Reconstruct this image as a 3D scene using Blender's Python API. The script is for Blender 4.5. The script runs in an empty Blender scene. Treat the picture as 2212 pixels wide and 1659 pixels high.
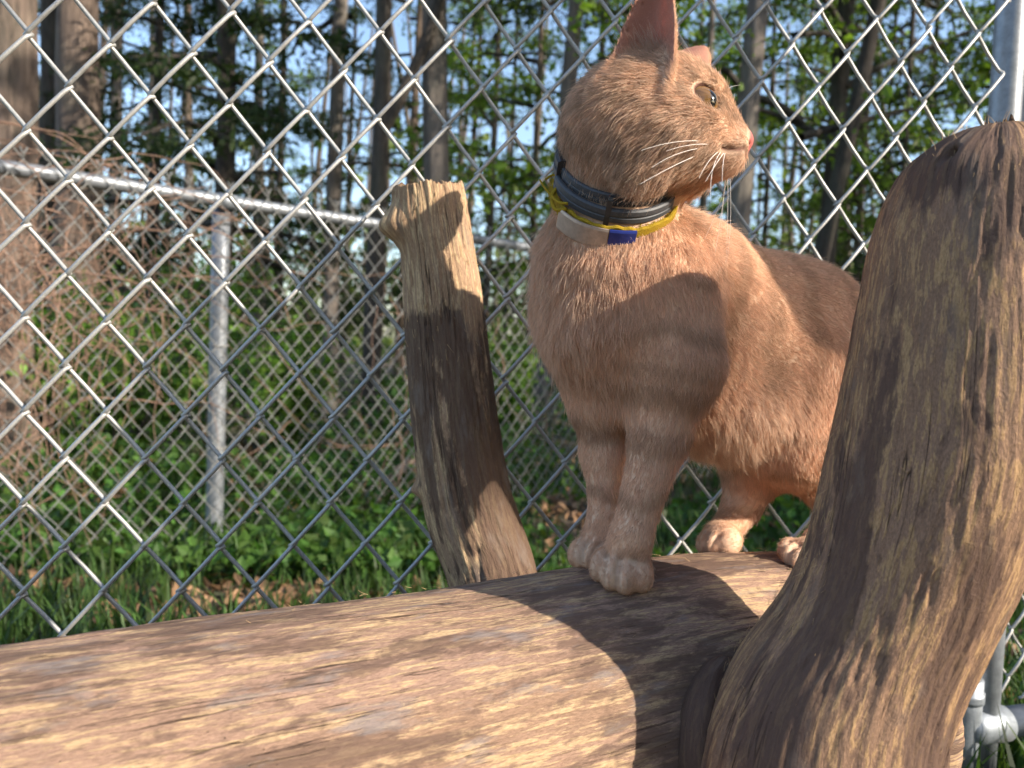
import bpy, math, random
import numpy as np
from mathutils import Vector, Matrix, Euler

rng = np.random.default_rng(7)
random.seed(7)
SC = bpy.context.scene
COL = SC.collection

# ------------------------------------------------------------------ camera
FPX, CX, CY = 1703.0, 1106.0, 829.5          # focal length and centre for a 2212 x 1659 frame
CAM_Z = 0.75
PITCH, ROLL = math.radians(-2.7), math.radians(2.3)
cam_d = bpy.data.cameras.new('camera')
cam = bpy.data.objects.new('camera', cam_d)
COL.objects.link(cam)
RM = (Matrix.Rotation(math.pi / 2 + PITCH, 3, 'X') @ Matrix.Rotation(ROLL, 3, 'Z'))
cam.matrix_world = Matrix.Translation((0, 0, CAM_Z)) @ RM.to_4x4()
cam_d.sensor_width = 36.0
cam_d.lens = 36.0 * FPX / 2212.0
cam_d.clip_start, cam_d.clip_end = 0.02, 500.0
cam_d.dof.use_dof = True
cam_d.dof.focus_distance = 0.535
cam_d.dof.aperture_fstop = 9.0
cam_d.dof.aperture_blades = 0
SC.camera = cam
RMN = np.array(RM)

# ------------------------------------------------------------------ light
SUN_AZ, SUN_EL = math.radians(66.0), math.radians(27.0)   # azimuth: to the right of straight behind the camera
to_sun = Vector((math.sin(SUN_AZ) * math.cos(SUN_EL), -math.cos(SUN_AZ) * math.cos(SUN_EL), math.sin(SUN_EL)))
sd = bpy.data.lights.new('sun', 'SUN')
sd.energy = 3.8
sd.angle = math.radians(0.6)
sd.color = (1.0, 0.90, 0.76)
sun = bpy.data.objects.new('sun', sd)
COL.objects.link(sun)
sun.rotation_euler = to_sun.to_track_quat('Z', 'Y').to_euler()
W_ = bpy.data.worlds.new('World')
SC.world = W_
W_.use_nodes = True
nt = W_.node_tree
bg = nt.nodes['Background']
sky = nt.nodes.new('ShaderNodeTexSky')
sky.sky_type = 'NISHITA'
sky.sun_disc = False
sky.sun_elevation = SUN_EL
sky.sun_rotation = math.atan2(to_sun.x, to_sun.y)
sky.air_density, sky.dust_density, sky.ozone_density = 1.0, 1.2, 1.3
nt.links.new(sky.outputs[0], bg.inputs[0])
bg.inputs[1].default_value = 0.15
SC.view_settings.view_transform = 'Standard'
SC.view_settings.look = 'None'
SC.view_settings.exposure = 1.12
SC.view_settings.gamma = 1.0
SC.view_settings.use_curve_mapping = False
SC.render.engine = 'CYCLES'
SC.cycles.use_denoising = True
SC.cycles.max_bounces = 8
SC.cycles.diffuse_bounces = 5
SC.cycles.transparent_max_bounces = 8
SC.cycles.caustics_reflective = False
SC.cycles.caustics_refractive = False
SC.cycles_curves.shape = 'RIBBONS'


# ------------------------------------------------------------------ helpers
def W(px, py, d):
    """world point that lies d metres ahead on the ray of pixel (px, py)"""
    v = np.array([(px - CX) / FPX * d, -(py - CY) / FPX * d, -d])
    return RMN @ v + np.array([0, 0, CAM_Z])


def nrm(v):
    v = np.asarray(v, float)
    return v / (np.linalg.norm(v, axis=-1, keepdims=True) + 1e-12)


_perm = np.random.default_rng(11).permutation(256).astype(np.int64)
_perm = np.concatenate([_perm, _perm])
_g = nrm(np.random.default_rng(5).normal(size=(256, 3)))


def perlin(p):
    p = np.asarray(p, float)
    i = np.floor(p).astype(np.int64)
    f = p - i
    u = f * f * f * (f * (f * 6 - 15) + 10)
    i &= 255
    out = 0
    for dx in (0, 1):
        for dy in (0, 1):
            for dz in (0, 1):
                h = _perm[_perm[_perm[(i[..., 0] + dx) & 255] + ((i[..., 1] + dy) & 255)] + ((i[..., 2] + dz) & 255)]
                g = _g[h]
                dv = (f[..., 0] - dx) * g[..., 0] + (f[..., 1] - dy) * g[..., 1] + (f[..., 2] - dz) * g[..., 2]
                w = (u[..., 0] if dx else 1 - u[..., 0]) * (u[..., 1] if dy else 1 - u[..., 1]) * (u[..., 2] if dz else 1 - u[..., 2])
                out = out + w * dv
    return out * 1.6


def fbm(p, o=4, gain=0.5):
    a, s, r = 1.0, 0, 0
    p = np.asarray(p, float)
    for k in range(o):
        r = r + a * perlin(p * 2 ** k + 17.3 * k)
        s += a
        a *= gain
    return r / s


def sm(x, a, b):
    t = np.clip((x - a) / (b - a), 0, 1)
    return t * t * (3 - 2 * t)


class MB:
    """collects vertices and faces of one mesh"""

    def __init__(self):
        self.v, self.f, self.n, self.c = [], {3: [], 4: []}, 0, []

    def add(self, v, f, col=None):
        v = np.asarray(v, np.float32).reshape(-1, 3)
        f = np.asarray(f, np.int64)
        self.v.append(v)
        if len(f):
            self.f[f.shape[1]].append(f + self.n)
        if col is not None:
            col = np.asarray(col, np.float32)
            if col.ndim == 1:
                col = np.tile(col, (len(v), 1))
            self.c.append(col)
        self.n += len(v)

    def mesh(self, name, attrs=None, smooth=True):
        V = np.concatenate(self.v)
        q = np.concatenate(self.f[4]) if self.f[4] else np.zeros((0, 4), np.int64)
        t = np.concatenate(self.f[3]) if self.f[3] else np.zeros((0, 3), np.int64)
        me = bpy.data.meshes.new(name)
        me.vertices.add(len(V))
        me.vertices.foreach_set('co', V.ravel())
        nl = q.size + t.size
        me.loops.add(nl)
        me.loops.foreach_set('vertex_index', np.concatenate([q.ravel(), t.ravel()]).astype(np.int32))
        me.polygons.add(len(q) + len(t))
        st = np.concatenate([np.arange(len(q)) * 4, q.size + np.arange(len(t)) * 3]).astype(np.int32)
        me.polygons.foreach_set('loop_start', st)
        me.polygons.foreach_set('use_smooth', np.full(len(q) + len(t), smooth))
        if self.c:
            attrs = dict(attrs or {})
            attrs['col'] = np.concatenate(self.c)
        for k, a in (attrs or {}).items():
            a = np.asarray(a, np.float32)
            if a.ndim == 1:
                at = me.attributes.new(k, 'FLOAT', 'POINT')
                at.data.foreach_set('value', a)
            else:
                at = me.attributes.new(k, 'FLOAT_VECTOR', 'POINT')
                at.data.foreach_set('vector', a.ravel())
        me.update(calc_edges=True)
        me.validate()
        return me

    def build(self, name, mat, parent=None, attrs=None, smooth=True):
        me = self.mesh(name, attrs, smooth)
        if mat:
            me.materials.append(mat)
        return link(name, me, parent)


def link(name, data, parent=None):
    o = bpy.data.objects.new(name, data)
    COL.objects.link(o)
    if parent is not None:
        o.parent = parent
        if parent.location.length > 0:
            o.matrix_parent_inverse = Matrix.Translation(-parent.location)
    return o


def tag(o, label=None, cat=None, group=None, kind=None):
    if label:
        o['label'] = label
    if cat:
        o['category'] = cat
    if group:
        o['group'] = group
    if kind:
        o['kind'] = kind
    return o


def thing(name, label, cat, group=None, loc=(0, 0, 0)):
    o = bpy.data.objects.new(name, None)
    COL.objects.link(o)
    o.location = loc
    return tag(o, label, cat, group)


def tube(pts, rad, sides=6, cap=True):
    """vertices and quads of a tube along pts"""
    pts = np.asarray(pts, float)
    n = len(pts)
    rad = np.broadcast_to(np.asarray(rad, float), (n,))
    t = np.gradient(pts, axis=0)
    t = nrm(t)
    ref = np.array([0.0, 0, 1]) if abs(t[:, 2]).mean() < 0.8 else np.array([1.0, 0, 0])
    a = np.empty_like(pts)
    cur = nrm(np.cross(t[0], ref))
    for i in range(n):
        cur = cur - t[i] * np.dot(cur, t[i])
        cur = cur / (np.linalg.norm(cur) + 1e-12)
        a[i] = cur
    b = np.cross(t, a)
    th = np.arange(sides) / sides * 2 * math.pi
    V = pts[:, None] + rad[:, None, None] * (np.cos(th)[None, :, None] * a[:, None] + np.sin(th)[None, :, None] * b[:, None])
    i = np.arange(n - 1)[:, None] * sides
    j = np.arange(sides)[None, :]
    j2 = (j + 1) % sides
    F = np.stack([i + j, i + j2, i + sides + j2, i + sides + j], -1).reshape(-1, 4)
    V = V.reshape(-1, 3)
    if cap:
        V = np.concatenate([V, pts[:1], pts[-1:]])
    return V, F, (n, sides)


def add_tube(mb, pts, rad, sides=6, col=None, cap=True):
    V, F, (n, s) = tube(pts, rad, sides, cap)
    mb.add(V, F, col)
    if cap:
        base = mb.n - len(V)
        j = np.arange(s)
        j2 = (j + 1) % s
        T = np.concatenate([np.stack([j2, j, np.full(s, n * s)], -1),
                            np.stack([(n - 1) * s + j, (n - 1) * s + j2, np.full(s, n * s + 1)], -1)])
        mb.f[3].append(T + base)


def spline(pts, n):
    """Catmull-Rom through rows of pts (any number of columns)"""
    P = np.asarray(pts, float)
    P = np.vstack([2 * P[0] - P[1], P, 2 * P[-1] - P[-2]])
    m = len(P) - 3
    s = np.linspace(0, m - 1e-6, n)
    i = s.astype(int)
    t = (s - i)[:, None]
    p0, p1, p2, p3 = P[i], P[i + 1], P[i + 2], P[i + 3]
    return 0.5 * (2 * p1 + (p2 - p0) * t + (2 * p0 - 5 * p1 + 4 * p2 - p3) * t * t + (3 * p1 - p0 - 3 * p2 + p3) * t ** 3)


# ------------------------------------------------------------------ materials
def new_mat(name):
    m = bpy.data.materials.new(name)
    m.use_nodes = True
    t = m.node_tree
    b = t.nodes['Principled BSDF']
    return m, t, b


def node(t, typ, **kw):
    n = t.nodes.new(typ)
    for k, v in kw.items():
        if k.startswith('i_'):
            n.inputs[int(k[2:]) if k[2:].isdigit() else k[2:].replace('_', ' ')].default_value = v
        else:
            setattr(n, k, v)
    return n


def ramp(t, fac, stops):
    r = t.nodes.new('ShaderNodeValToRGB')
    el = r.color_ramp.elements
    while len(el) < len(stops):
        el.new(0.5)
    for e, (p, c) in zip(el, stops):
        e.position = p
        e.color = (*c, 1) if len(c) == 3 else c
    t.links.new(fac, r.inputs[0])
    return r


def mixc(t, fac, a, b, mode='MIX'):
    n = t.nodes.new('ShaderNodeMix')
    n.data_type = 'RGBA'
    n.blend_type = mode
    L = t.links.new
    for s, v in ((n.inputs[0], fac), (n.inputs[6], a), (n.inputs[7], b)):
        if isinstance(v, bpy.types.NodeSocket):
            L(v, s)
        elif isinstance(v, (int, float)):
            s.default_value = v
        else:
            s.default_value = (*v, 1)
    return n.outputs[2]


def noise(t, vec, scale, detail=4, rough=0.6, dist=0.0):
    n = node(t, 'ShaderNodeTexNoise')
    n.inputs['Scale'].default_value = scale
    n.inputs['Detail'].default_value = detail
    n.inputs['Roughness'].default_value = rough
    n.inputs['Distortion'].default_value = dist
    if vec is not None:
        t.links.new(vec, n.inputs['Vector'])
    return n.outputs['Fac']


def mapping(t, vec, scale, loc=(0, 0, 0)):
    m = node(t, 'ShaderNodeMapping')
    m.inputs['Scale'].default_value = scale
    m.inputs['Location'].default_value = loc
    t.links.new(vec, m.inputs['Vector'])
    return m.outputs[0]


def bump(t, b, h, dist, strength=1.0, prev=None):
    n = node(t, 'ShaderNodeBump')
    n.inputs['Distance'].default_value = dist
    n.inputs['Strength'].default_value = strength
    t.links.new(h, n.inputs['Height'])
    if prev is not None:
        t.links.new(prev, n.inputs['Normal'])
    t.links.new(n.outputs[0], b.inputs['Normal'])
    return n.outputs[0]


def weathered_wood(name, light, mid, dark, stain_shade=0.5, seed=0.0, grey=(0.2, 0.17, 0.16), zs=1.0):
    """bare weathered wood: 'grain' attribute is the straightened log (x, y across, z along), 'stain' darkens patches"""
    m, t, b = new_mat(name)
    L = t.links.new
    g = node(t, 'ShaderNodeAttribute', attribute_name='grain').outputs['Vector']
    st = node(t, 'ShaderNodeAttribute', attribute_name='stain_shade').outputs['Fac']
    fine = noise(t, mapping(t, g, (900, 900, 58 * zs), (seed, 0, 0)), 1.0, 5, 0.65, 0.3)
    med = noise(t, mapping(t, g, (300, 300, 24 * zs), (0, seed, 0)), 1.0, 5, 0.62, 0.6)
    big = noise(t, mapping(t, g, (45, 45, 8), (0, 0, seed)), 1.0, 4, 0.6, 0.8)
    blot = noise(t, mapping(t, g, (130, 130, 42), (seed, seed, 3)), 1.0, 6, 0.7, 0.5)
    tone = noise(t, mapping(t, g, (16, 16, 5), (seed, 4, 0)), 1.0, 3, 0.5)
    mid2 = tuple(x * k_ for x, k_ in zip(mid, (1.18, 1.2, 1.32)))
    c = mixc(t, ramp(t, tone, [(0.38, (0, 0, 0)), (0.62, (1, 1, 1))]).outputs[0], mid, mid2)
    flake = node(t, 'ShaderNodeMath', operation='MULTIPLY_ADD')
    L(fine, flake.inputs[0])
    flake.inputs[1].default_value = 0.55
    L(med, flake.inputs[2])
    k = ramp(t, flake.outputs[0], [(0.785, (0, 0, 0)), (0.85, (1, 1, 1))]).outputs[0]
    c = mixc(t, k, c, light)
    chip = noise(t, mapping(t, g, (260, 260, 120 * zs), (seed, 1, 8)), 1.0, 4, 0.7, 1.0)
    kc = ramp(t, chip, [(0.66, (0, 0, 0)), (0.70, (0.8, 0.8, 0.8))]).outputs[0]
    c = mixc(t, kc, c, tuple(min(1, x * 1.2) for x in light))
    mic = noise(t, mapping(t, g, (2200, 2200, 240 * zs)), 1.0, 3, 0.7)
    c = mixc(t, 1.0, c, ramp(t, mic, [(0.25, (0.5, 0.48, 0.46)), (0.7, (1.15, 1.15, 1.15))]).outputs[0], 'MULTIPLY')
    crk = noise(t, mapping(t, g, (150, 150, 5), (2, seed, 6)), 1.0, 3, 0.55, 0.4)
    kk = ramp(t, crk, [(0.485, (0, 0, 0)), (0.498, (0.85, 0.85, 0.85)), (0.502, (0.85, 0.85, 0.85)), (0.515, (0, 0, 0))]).outputs[0]
    sel2 = ramp(t, noise(t, mapping(t, g, (40, 40, 11), (9, seed, 1)), 1.0, 3, 0.5), [(0.52, (0, 0, 0)), (0.6, (1, 1, 1))]).outputs[0]
    crack = mixc(t, 1.0, kk, sel2, 'MULTIPLY')
    c = mixc(t, crack, c, tuple(x * 0.5 for x in dark))
    addn = node(t, 'ShaderNodeMath', operation='ADD')
    L(big, addn.inputs[0])
    L(st, addn.inputs[1])
    addm = node(t, 'ShaderNodeMath', operation='MULTIPLY_ADD')
    L(blot, addm.inputs[0])
    addm.inputs[1].default_value = 0.7
    L(addn.outputs[0], addm.inputs[2])
    k3 = ramp(t, addm.outputs[0], [(0.86 - stain_shade * 0.1, (0, 0, 0)), (0.98 - stain_shade * 0.1, (1, 1, 1))]).outputs[0]
    mf = node(t, 'ShaderNodeMath', operation='MULTIPLY')
    L(k3, mf.inputs[0])
    mf.inputs[1].default_value = 0.82
    dk = mixc(t, fine, dark, tuple(min(1, x * 2.2) for x in dark))
    c = mixc(t, mf.outputs[0], c, dk)
    gz = ramp(t, noise(t, mapping(t, g, (70, 70, 18), (5, seed, 2)), 1.0, 5, 0.65), [(0.56, (0, 0, 0)), (0.68, (0.7, 0.7, 0.7))]).outputs[0]
    c = mixc(t, gz, c, grey)
    # insect holes
    vo = node(t, 'ShaderNodeTexVoronoi')
    L(mapping(t, g, (70, 70, 55), (0, 0, seed)), vo.inputs['Vector'])
    hs = ramp(t, vo.outputs['Distance'], [(0.06, (1, 1, 1)), (0.10, (0, 0, 0))]).outputs[0]
    sel = ramp(t, vo.outputs['Color'], [(0.80, (0, 0, 0)), (0.82, (1, 1, 1))]).outputs[0]
    hole = mixc(t, 1.0, hs, sel, 'MULTIPLY')
    c = mixc(t, hole, c, (0.012, 0.008, 0.006))
    L(c, b.inputs['Base Color'])
    b.inputs['Roughness'].default_value = 0.78
    b.inputs['Specular IOR Level'].default_value = 0.25
    p = bump(t, b, fine, 0.0008, 0.9)
    p = bump(t, b, med, 0.0016, 0.8, p)
    p = bump(t, b, chip, 0.0012, 0.6, p)
    p = bump(t, b, mic, 0.0004, 0.7, p)
    inv = node(t, 'ShaderNodeInvert')
    L(mixc(t, 1.0, hole, crack, 'ADD'), inv.inputs['Color'])
    bump(t, b, inv.outputs[0], 0.002, 0.8, p)
    return m


M_LOG = weathered_wood('weathered_log_wood', (0.57, 0.395, 0.23), (0.335, 0.21, 0.14), (0.09, 0.056, 0.042), 0.25, 1.3, (0.25, 0.215, 0.205), 1.2)
M_STUMP = weathered_wood('stump_wood', (0.48, 0.30, 0.155), (0.275, 0.165, 0.10), (0.058, 0.035, 0.028), 0.5, 4.7, (0.17, 0.125, 0.10), 1.9)
M_STUB = weathered_wood('broken_branch_wood', (0.66, 0.47, 0.275), (0.42, 0.27, 0.16), (0.06, 0.036, 0.027), 0.5, 8.1, (0.22, 0.17, 0.14), 1.3)


def galvanised(name, base=(0.55, 0.55, 0.54), rough=0.42, metal=0.55, sc=400):
    m, t, b = new_mat(name)
    co = node(t, 'ShaderNodeTexCoord').outputs['Object']
    n = noise(t, co, sc, 3, 0.7)
    n2 = noise(t, co, sc * 0.12, 4, 0.7)
    c = ramp(t, n, [(0.3, tuple(x * 0.8 for x in base)), (0.7, tuple(min(1, x * 1.15) for x in base))]).outputs[0]
    c = mixc(t, ramp(t, n2, [(0.58, (0, 0, 0)), (0.75, (0.5, 0.5, 0.5))]).outputs[0], c, (0.26, 0.22, 0.18))
    t.links.new(c, b.inputs['Base Color'])
    b.inputs['Metallic'].default_value = metal
    b.inputs['Roughness'].default_value = rough
    bump(t, b, n, 0.0004, 0.6)
    return m


M_WIRE = galvanised('galvanised_wire', (0.46, 0.455, 0.44), 0.45, 0.35, 700)
M_WIRE_FAR = galvanised('dull_galvanised_wire', (0.25, 0.25, 0.24), 0.55, 0.4, 500)
M_PIPE = galvanised('galvanised_pipe', (0.27, 0.29, 0.32), 0.45, 0.45, 90)
M_FIT = galvanised('cast_fitting', (0.30, 0.33, 0.37), 0.5, 0.5, 160)


def leaf_mat(name, transl=0.45, rough=0.5):
    m, t, b = new_mat(name)
    L = t.links.new
    c = node(t, 'ShaderNodeAttribute', attribute_name='col').outputs['Vector']
    L(c, b.inputs['Base Color'])
    b.inputs['Roughness'].default_value = rough
    b.inputs['Specular IOR Level'].default_value = 0.35
    tr = node(t, 'ShaderNodeBsdfTranslucent')
    ml = mixc(t, 1.0, c, (1.15, 1.2, 0.5), 'MULTIPLY')
    L(ml, tr.inputs[0])
    mx = node(t, 'ShaderNodeMixShader')
    mx.inputs[0].default_value = transl
    L(b.outputs[0], mx.inputs[1])
    L(tr.outputs[0], mx.inputs[2])
    L(mx.outputs[0], t.nodes['Material Output'].inputs[0])
    return m


M_LEAF = leaf_mat('leaf')
M_GRASS = leaf_mat('grass_blade', 0.35)
M_DRY = leaf_mat('dry_leaf', 0.15, 0.8)


def bark_mat(name, a, b_, sc=1.0):
    m, t, b = new_mat(name)
    co = node(t, 'ShaderNodeTexCoord').outputs['Object']
    n = noise(t, mapping(t, co, (30 * sc, 30 * sc, 5 * sc)), 1.0, 6, 0.7, 0.6)
    n2 = noise(t, mapping(t, co, (3, 3, 1.2)), 1.0, 4, 0.6)
    c = ramp(t, n, [(0.32, a), (0.66, b_)]).outputs[0]
    c = mixc(t, ramp(t, n2, [(0.5, (0, 0, 0)), (0.72, (0.55, 0.55, 0.55))]).outputs[0], c, (0.11, 0.12, 0.085))
    t.links.new(c, b.inputs['Base Color'])
    b.inputs['Roughness'].default_value = 0.9
    bump(t, b, n, 0.03, 0.9)
    return m


M_BARK = bark_mat('brown_bark', (0.07, 0.05, 0.04), (0.24, 0.175, 0.135))
M_BARKG = bark_mat('grey_bark', (0.10, 0.085, 0.075), (0.27, 0.225, 0.19), 0.8)
M_BARKD = bark_mat('dark_bark', (0.03, 0.025, 0.02), (0.10, 0.08, 0.065))


def simple(name, col, rough=0.6, metal=0.0, sc=300, var=0.25, bmp=0.0003, spec=0.5):
    m, t, b = new_mat(name)
    co = node(t, 'ShaderNodeTexCoord').outputs['Object']
    n = noise(t, co, sc, 4, 0.7)
    c = ramp(t, n, [(0.3, tuple(x * (1 - var) for x in col)), (0.7, tuple(min(1, x * (1 + var)) for x in col))]).outputs[0]
    t.links.new(c, b.inputs['Base Color'])
    b.inputs['Roughness'].default_value = rough
    b.inputs['Metallic'].default_value = metal
    b.inputs['Specular IOR Level'].default_value = spec
    if bmp:
        bump(t, b, n, bmp, 0.7)
    return m


# ------------------------------------------------------------------ ground
def zg(x, y):
    """height of the ground; it falls away to the far fence"""
    x = np.asarray(x, float)
    y = np.asarray(y, float)
    z = 0.20 - 0.20 * sm(y, 0.9, 2.4) + 0.05 * sm(y, 6, 14) + 0.6 * sm(y, 14, 60)
    p = np.stack([x * 0.9, y * 0.9, x * 0], -1)
    return z + 0.05 * fbm(p, 3) * sm(y, 0.7, 2.0)


gx = np.concatenate([np.linspace(-90, -8, 30)[:-1], np.linspace(-8, 9, 150), np.linspace(9, 90, 30)[1:]])
gy = np.concatenate([np.linspace(-60, -3, 16)[:-1], np.linspace(-3, 14, 150), np.linspace(14, 130, 40)[1:]])
GX, GY = np.meshgrid(gx, gy)
mb = MB()
nX, nY = len(gx), len(gy)
ii = (np.arange(nY - 1)[:, None] * nX + np.arange(nX - 1)[None]).ravel()
mb.add(np.stack([GX, GY, zg(GX, GY)], -1), np.stack([ii, ii + 1, ii + nX + 1, ii + nX], -1))
m, t, b = new_mat('forest_floor')
co = node(t, 'ShaderNodeTexCoord').outputs['Object']
n1 = noise(t, co, 9, 6, 0.7)
n2 = noise(t, co, 1.1, 4, 0.6)
c = ramp(t, n1, [(0.3, (0.035, 0.025, 0.017)), (0.5, (0.11, 0.075, 0.05)), (0.72, (0.2, 0.14, 0.095))]).outputs[0]
c = mixc(t, ramp(t, n2, [(0.45, (0, 0, 0)), (0.6, (0.8, 0.8, 0.8))]).outputs[0], c, (0.04, 0.06, 0.02))
t.links.new(c, b.inputs['Base Color'])
b.inputs['Roughness'].default_value = 0.95
bump(t, b, n1, 0.03, 0.8)
tag(mb.build('ground', m), kind='structure')


# ------------------------------------------------------------------ leaves, grass and trees
def leaves(mb, P, size, aspect, col, up=None, droop=None):
    """one folded diamond per row of P; size per leaf"""
    n = len(P)
    a = nrm(rng.normal(size=(n, 3)) + (0 if droop is None else droop))
    q = rng.normal(size=(n, 3)) + (0 if up is None else up)
    nn = nrm(q - a * np.sum(q * a, 1, keepdims=True))
    s = np.cross(nn, a)
    size = np.broadcast_to(size, (n,))[:, None]
    h = a * size
    w = s * size * aspect
    mid = P - h * 0.08
    V = np.stack([P - h * 0.5, mid + w * 0.5 + nn * size * 0.08, P + h * 0.5, mid - w * 0.5 + nn * size * 0.08], 1)
    F = (np.arange(n)[:, None] * 4 + np.arange(4)[None])
    mb.add(V.reshape(-1, 3), F, np.repeat(col, 4, axis=0))


def leafcol(n, base, var=0.35, yel=0.0):
    base = np.array(base)
    k = np.clip(1 + var * rng.normal(size=(n, 1)), 0.35, 2.2)
    c = base[None] * k
    y = rng.random((n, 1)) * yel
    return np.clip(c * (1 - y) + np.array([0.22, 0.25, 0.04]) * y, 0.004, 0.8)


GREEN = {'hemlock': (0.042, 0.072, 0.026), 'beech': (0.15, 0.26, 0.04), 'maple': (0.11, 0.19, 0.034)}


def crown_mesh(kind, H, low, spread, n_limb, per, seed):
    """limbs and foliage of a tree H metres tall, foliage from height low"""
    global rng
    keep, rng = rng, np.random.default_rng(seed)
    lm, cm = MB(), MB()
    for i in range(n_limb):
        z = low + (H - low) * (i + rng.random()) / n_limb * 0.97
        az = rng.random() * 2 * math.pi
        L = spread * (0.55 + 0.6 * rng.random()) * (1 - 0.55 * max(0, (z - low) / (H - low)))
        d = np.array([math.cos(az), math.sin(az), 0])
        k = np.linspace(0, 1, 9)[:, None]
        dz = {'hemlock': 0.12 * k - 0.42 * k ** 2, 'beech': 0.42 * k - 0.15 * k ** 2, 'maple': 0.65 * k - 0.2 * k ** 2}[kind]
        wob = 0.06 * L * fbm(np.concatenate([k * 3 + i, k * 0 + seed, k * 0 + 3], 1) + np.array([0.3, 0.7, 0.1]), 3)[:, None]
        pts = np.array([0, 0, z]) + d * k * L + np.array([0, 0, 1]) * dz * L + np.cross(d, [0, 0, 1]) * wob * 3
        add_tube(lm, pts, np.linspace(0.028 * L ** 0.5, 0.004, 9), 5, cap=False)
        side = np.cross(d, [0, 0, 1])
        for sgn in (-1, 1):
            for u in (0.35, 0.55, 0.75, 0.9):
                p0 = pts[int(u * 8)]
                l2 = L * 0.42 * (1.15 - u) + 0.15
                e = p0 + (side * sgn * 0.8 + d * 0.6 + np.array([0, 0, -0.15 if kind == 'hemlock' else 0.2])) * l2
                q = np.linspace(0, 1, 4)[:, None]
                tw = p0 + (e - p0) * q + np.array([0, 0, -0.18 * l2]) * q ** 2
                add_tube(lm, tw, np.linspace(0.008, 0.003, 4), 3, cap=False)
                m_ = max(4, int(per / 8 * (0.6 + 0.8 * rng.random())))
                uu = rng.random((m_, 1)) ** 0.7
                P = p0 + (e - p0) * uu + np.array([0, 0, -0.18 * l2]) * uu ** 2
                if kind == 'hemlock':
                    P = P + rng.normal(size=(m_, 3)) * np.array([0.12, 0.12, 0.05]) * (0.4 + l2) + np.array([0, 0, -0.05])
                    leaves(cm, P, np.clip(rng.lognormal(-2.6, 0.4, m_), 0.03, 0.18), 0.34, leafcol(m_, GREEN[kind], 0.4, 0.08), up=(0, 0, 1.6), droop=(0, 0, -0.4))
                else:
                    P = P + rng.normal(size=(m_, 3)) * np.array([0.17, 0.17, 0.10]) * (0.4 + l2)
                    leaves(cm, P, np.clip(rng.lognormal(-2.75, 0.38, m_), 0.025, 0.15), 0.62, leafcol(m_, GREEN[kind], 0.35, 0.35), up=(0, 0, 1.2))
    rng = keep
    return lm.mesh('limb'), cm.mesh('crown', smooth=False)


CROWNS = {}


def trunk_mesh(r, H, lean, seed, sides=14, n=26, curve=0.0, flare=1.5):
    z = np.concatenate([[-0.25], np.linspace(0, 1, n - 1) ** 1.3 * H])
    k = np.clip(z / H, 0, 1)
    wob = 0.10 * r * 4
    x = lean * z + curve * np.sin(k * 3.0) + wob * perlin(np.stack([z * 0.5, z * 0 + seed, z * 0], -1))
    y = wob * perlin(np.stack([z * 0.5, z * 0 + seed + 9, z * 0 + 4], -1))
    rad = r * (1 - 0.72 * k ** 0.9) * (1 + (flare - 1) * np.exp(-np.maximum(z, 0) / (r * 2.2)))
    pts = np.stack([x, y, z], -1)
    V, F, (nn, s) = tube(pts, rad, sides, cap=False)
    ring = np.repeat(pts, s, 0)
    dv = V - ring
    th = np.tile(np.arange(s) / s * 2 * math.pi, nn)
    rz = np.repeat(z, s)
    g = 1 + 0.10 * perlin(np.stack([np.cos(th) * 1.6, np.sin(th) * 1.6, rz * 1.3 + seed], -1)) + 0.07 * perlin(np.stack([np.cos(th) * 4, np.sin(th) * 4, rz * 0.6 + seed * 2], -1))
    mb = MB()
    mb.add(ring + dv * g[:, None], F)
    return mb, (lambda zz: np.array([np.interp(zz, z, x), np.interp(zz, z, y), zz]))


def tree(name, label, px, wpx, d, H=13.0, kind=None, low=1.2, spread=1.8, n_limb=26, per=200, dens=2.3, lean=0.0, bark=None,
         seed=0, variant=None, group='trees of the wood behind the fences', curve=0.0, fork=None, rot=None):
    p = W(px, 760 + 0.04 * (px - CX), d)
    z0 = float(zg(p[0], p[1]))
    r = wpx * d / FPX / 2
    o = thing(name, label, 'tree', group, (p[0], p[1], z0))
    mb, ax = trunk_mesh(r, H, lean, seed + 0.37, curve=curve)
    me = mb.mesh('trunk')
    me.materials.append(bark or M_BARK)
    tr = bpy.data.objects.new('trunk', me)
    COL.objects.link(tr)
    tr.parent = o
    if fork:
        fz, dx, dz, fr = fork
        f = MB()
        k = np.linspace(0, 1, 8)[:, None]
        pts = ax(fz) + np.array([dx, 0.1, dz]) * k + np.array([dx * 0.35, 0, 0]) * np.sin(k * math.pi) * 0.5
        add_tube(f, pts, np.linspace(fr, fr * 0.6, 8), 8, cap=False)
        me = f.mesh('limb')
        me.materials.append(bark or M_BARK)
        fo = bpy.data.objects.new('limb', me)
        COL.objects.link(fo)
        fo.parent = o
    if kind:
        per = int(per * dens)
        key = (kind, variant if variant is not None else seed % 3, H, low, spread, n_limb, per)
        if key not in CROWNS:
            CROWNS[key] = crown_mesh(kind, H, low, spread, n_limb, per, 100 + 7 * len(CROWNS))
            CROWNS[key][0].materials.append(M_BARKD)
            CROWNS[key][1].materials.append(M_LEAF)
        a = random.random() * 6.28 if rot is None else rot
        for nm, me in zip(('limb', 'crown'), CROWNS[key]):
            c = bpy.data.objects.new(nm, me)
            COL.objects.link(c)
            c.parent = o
            c.rotation_euler.z = a
            c['kind'] = 'stuff'
    return o


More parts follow.
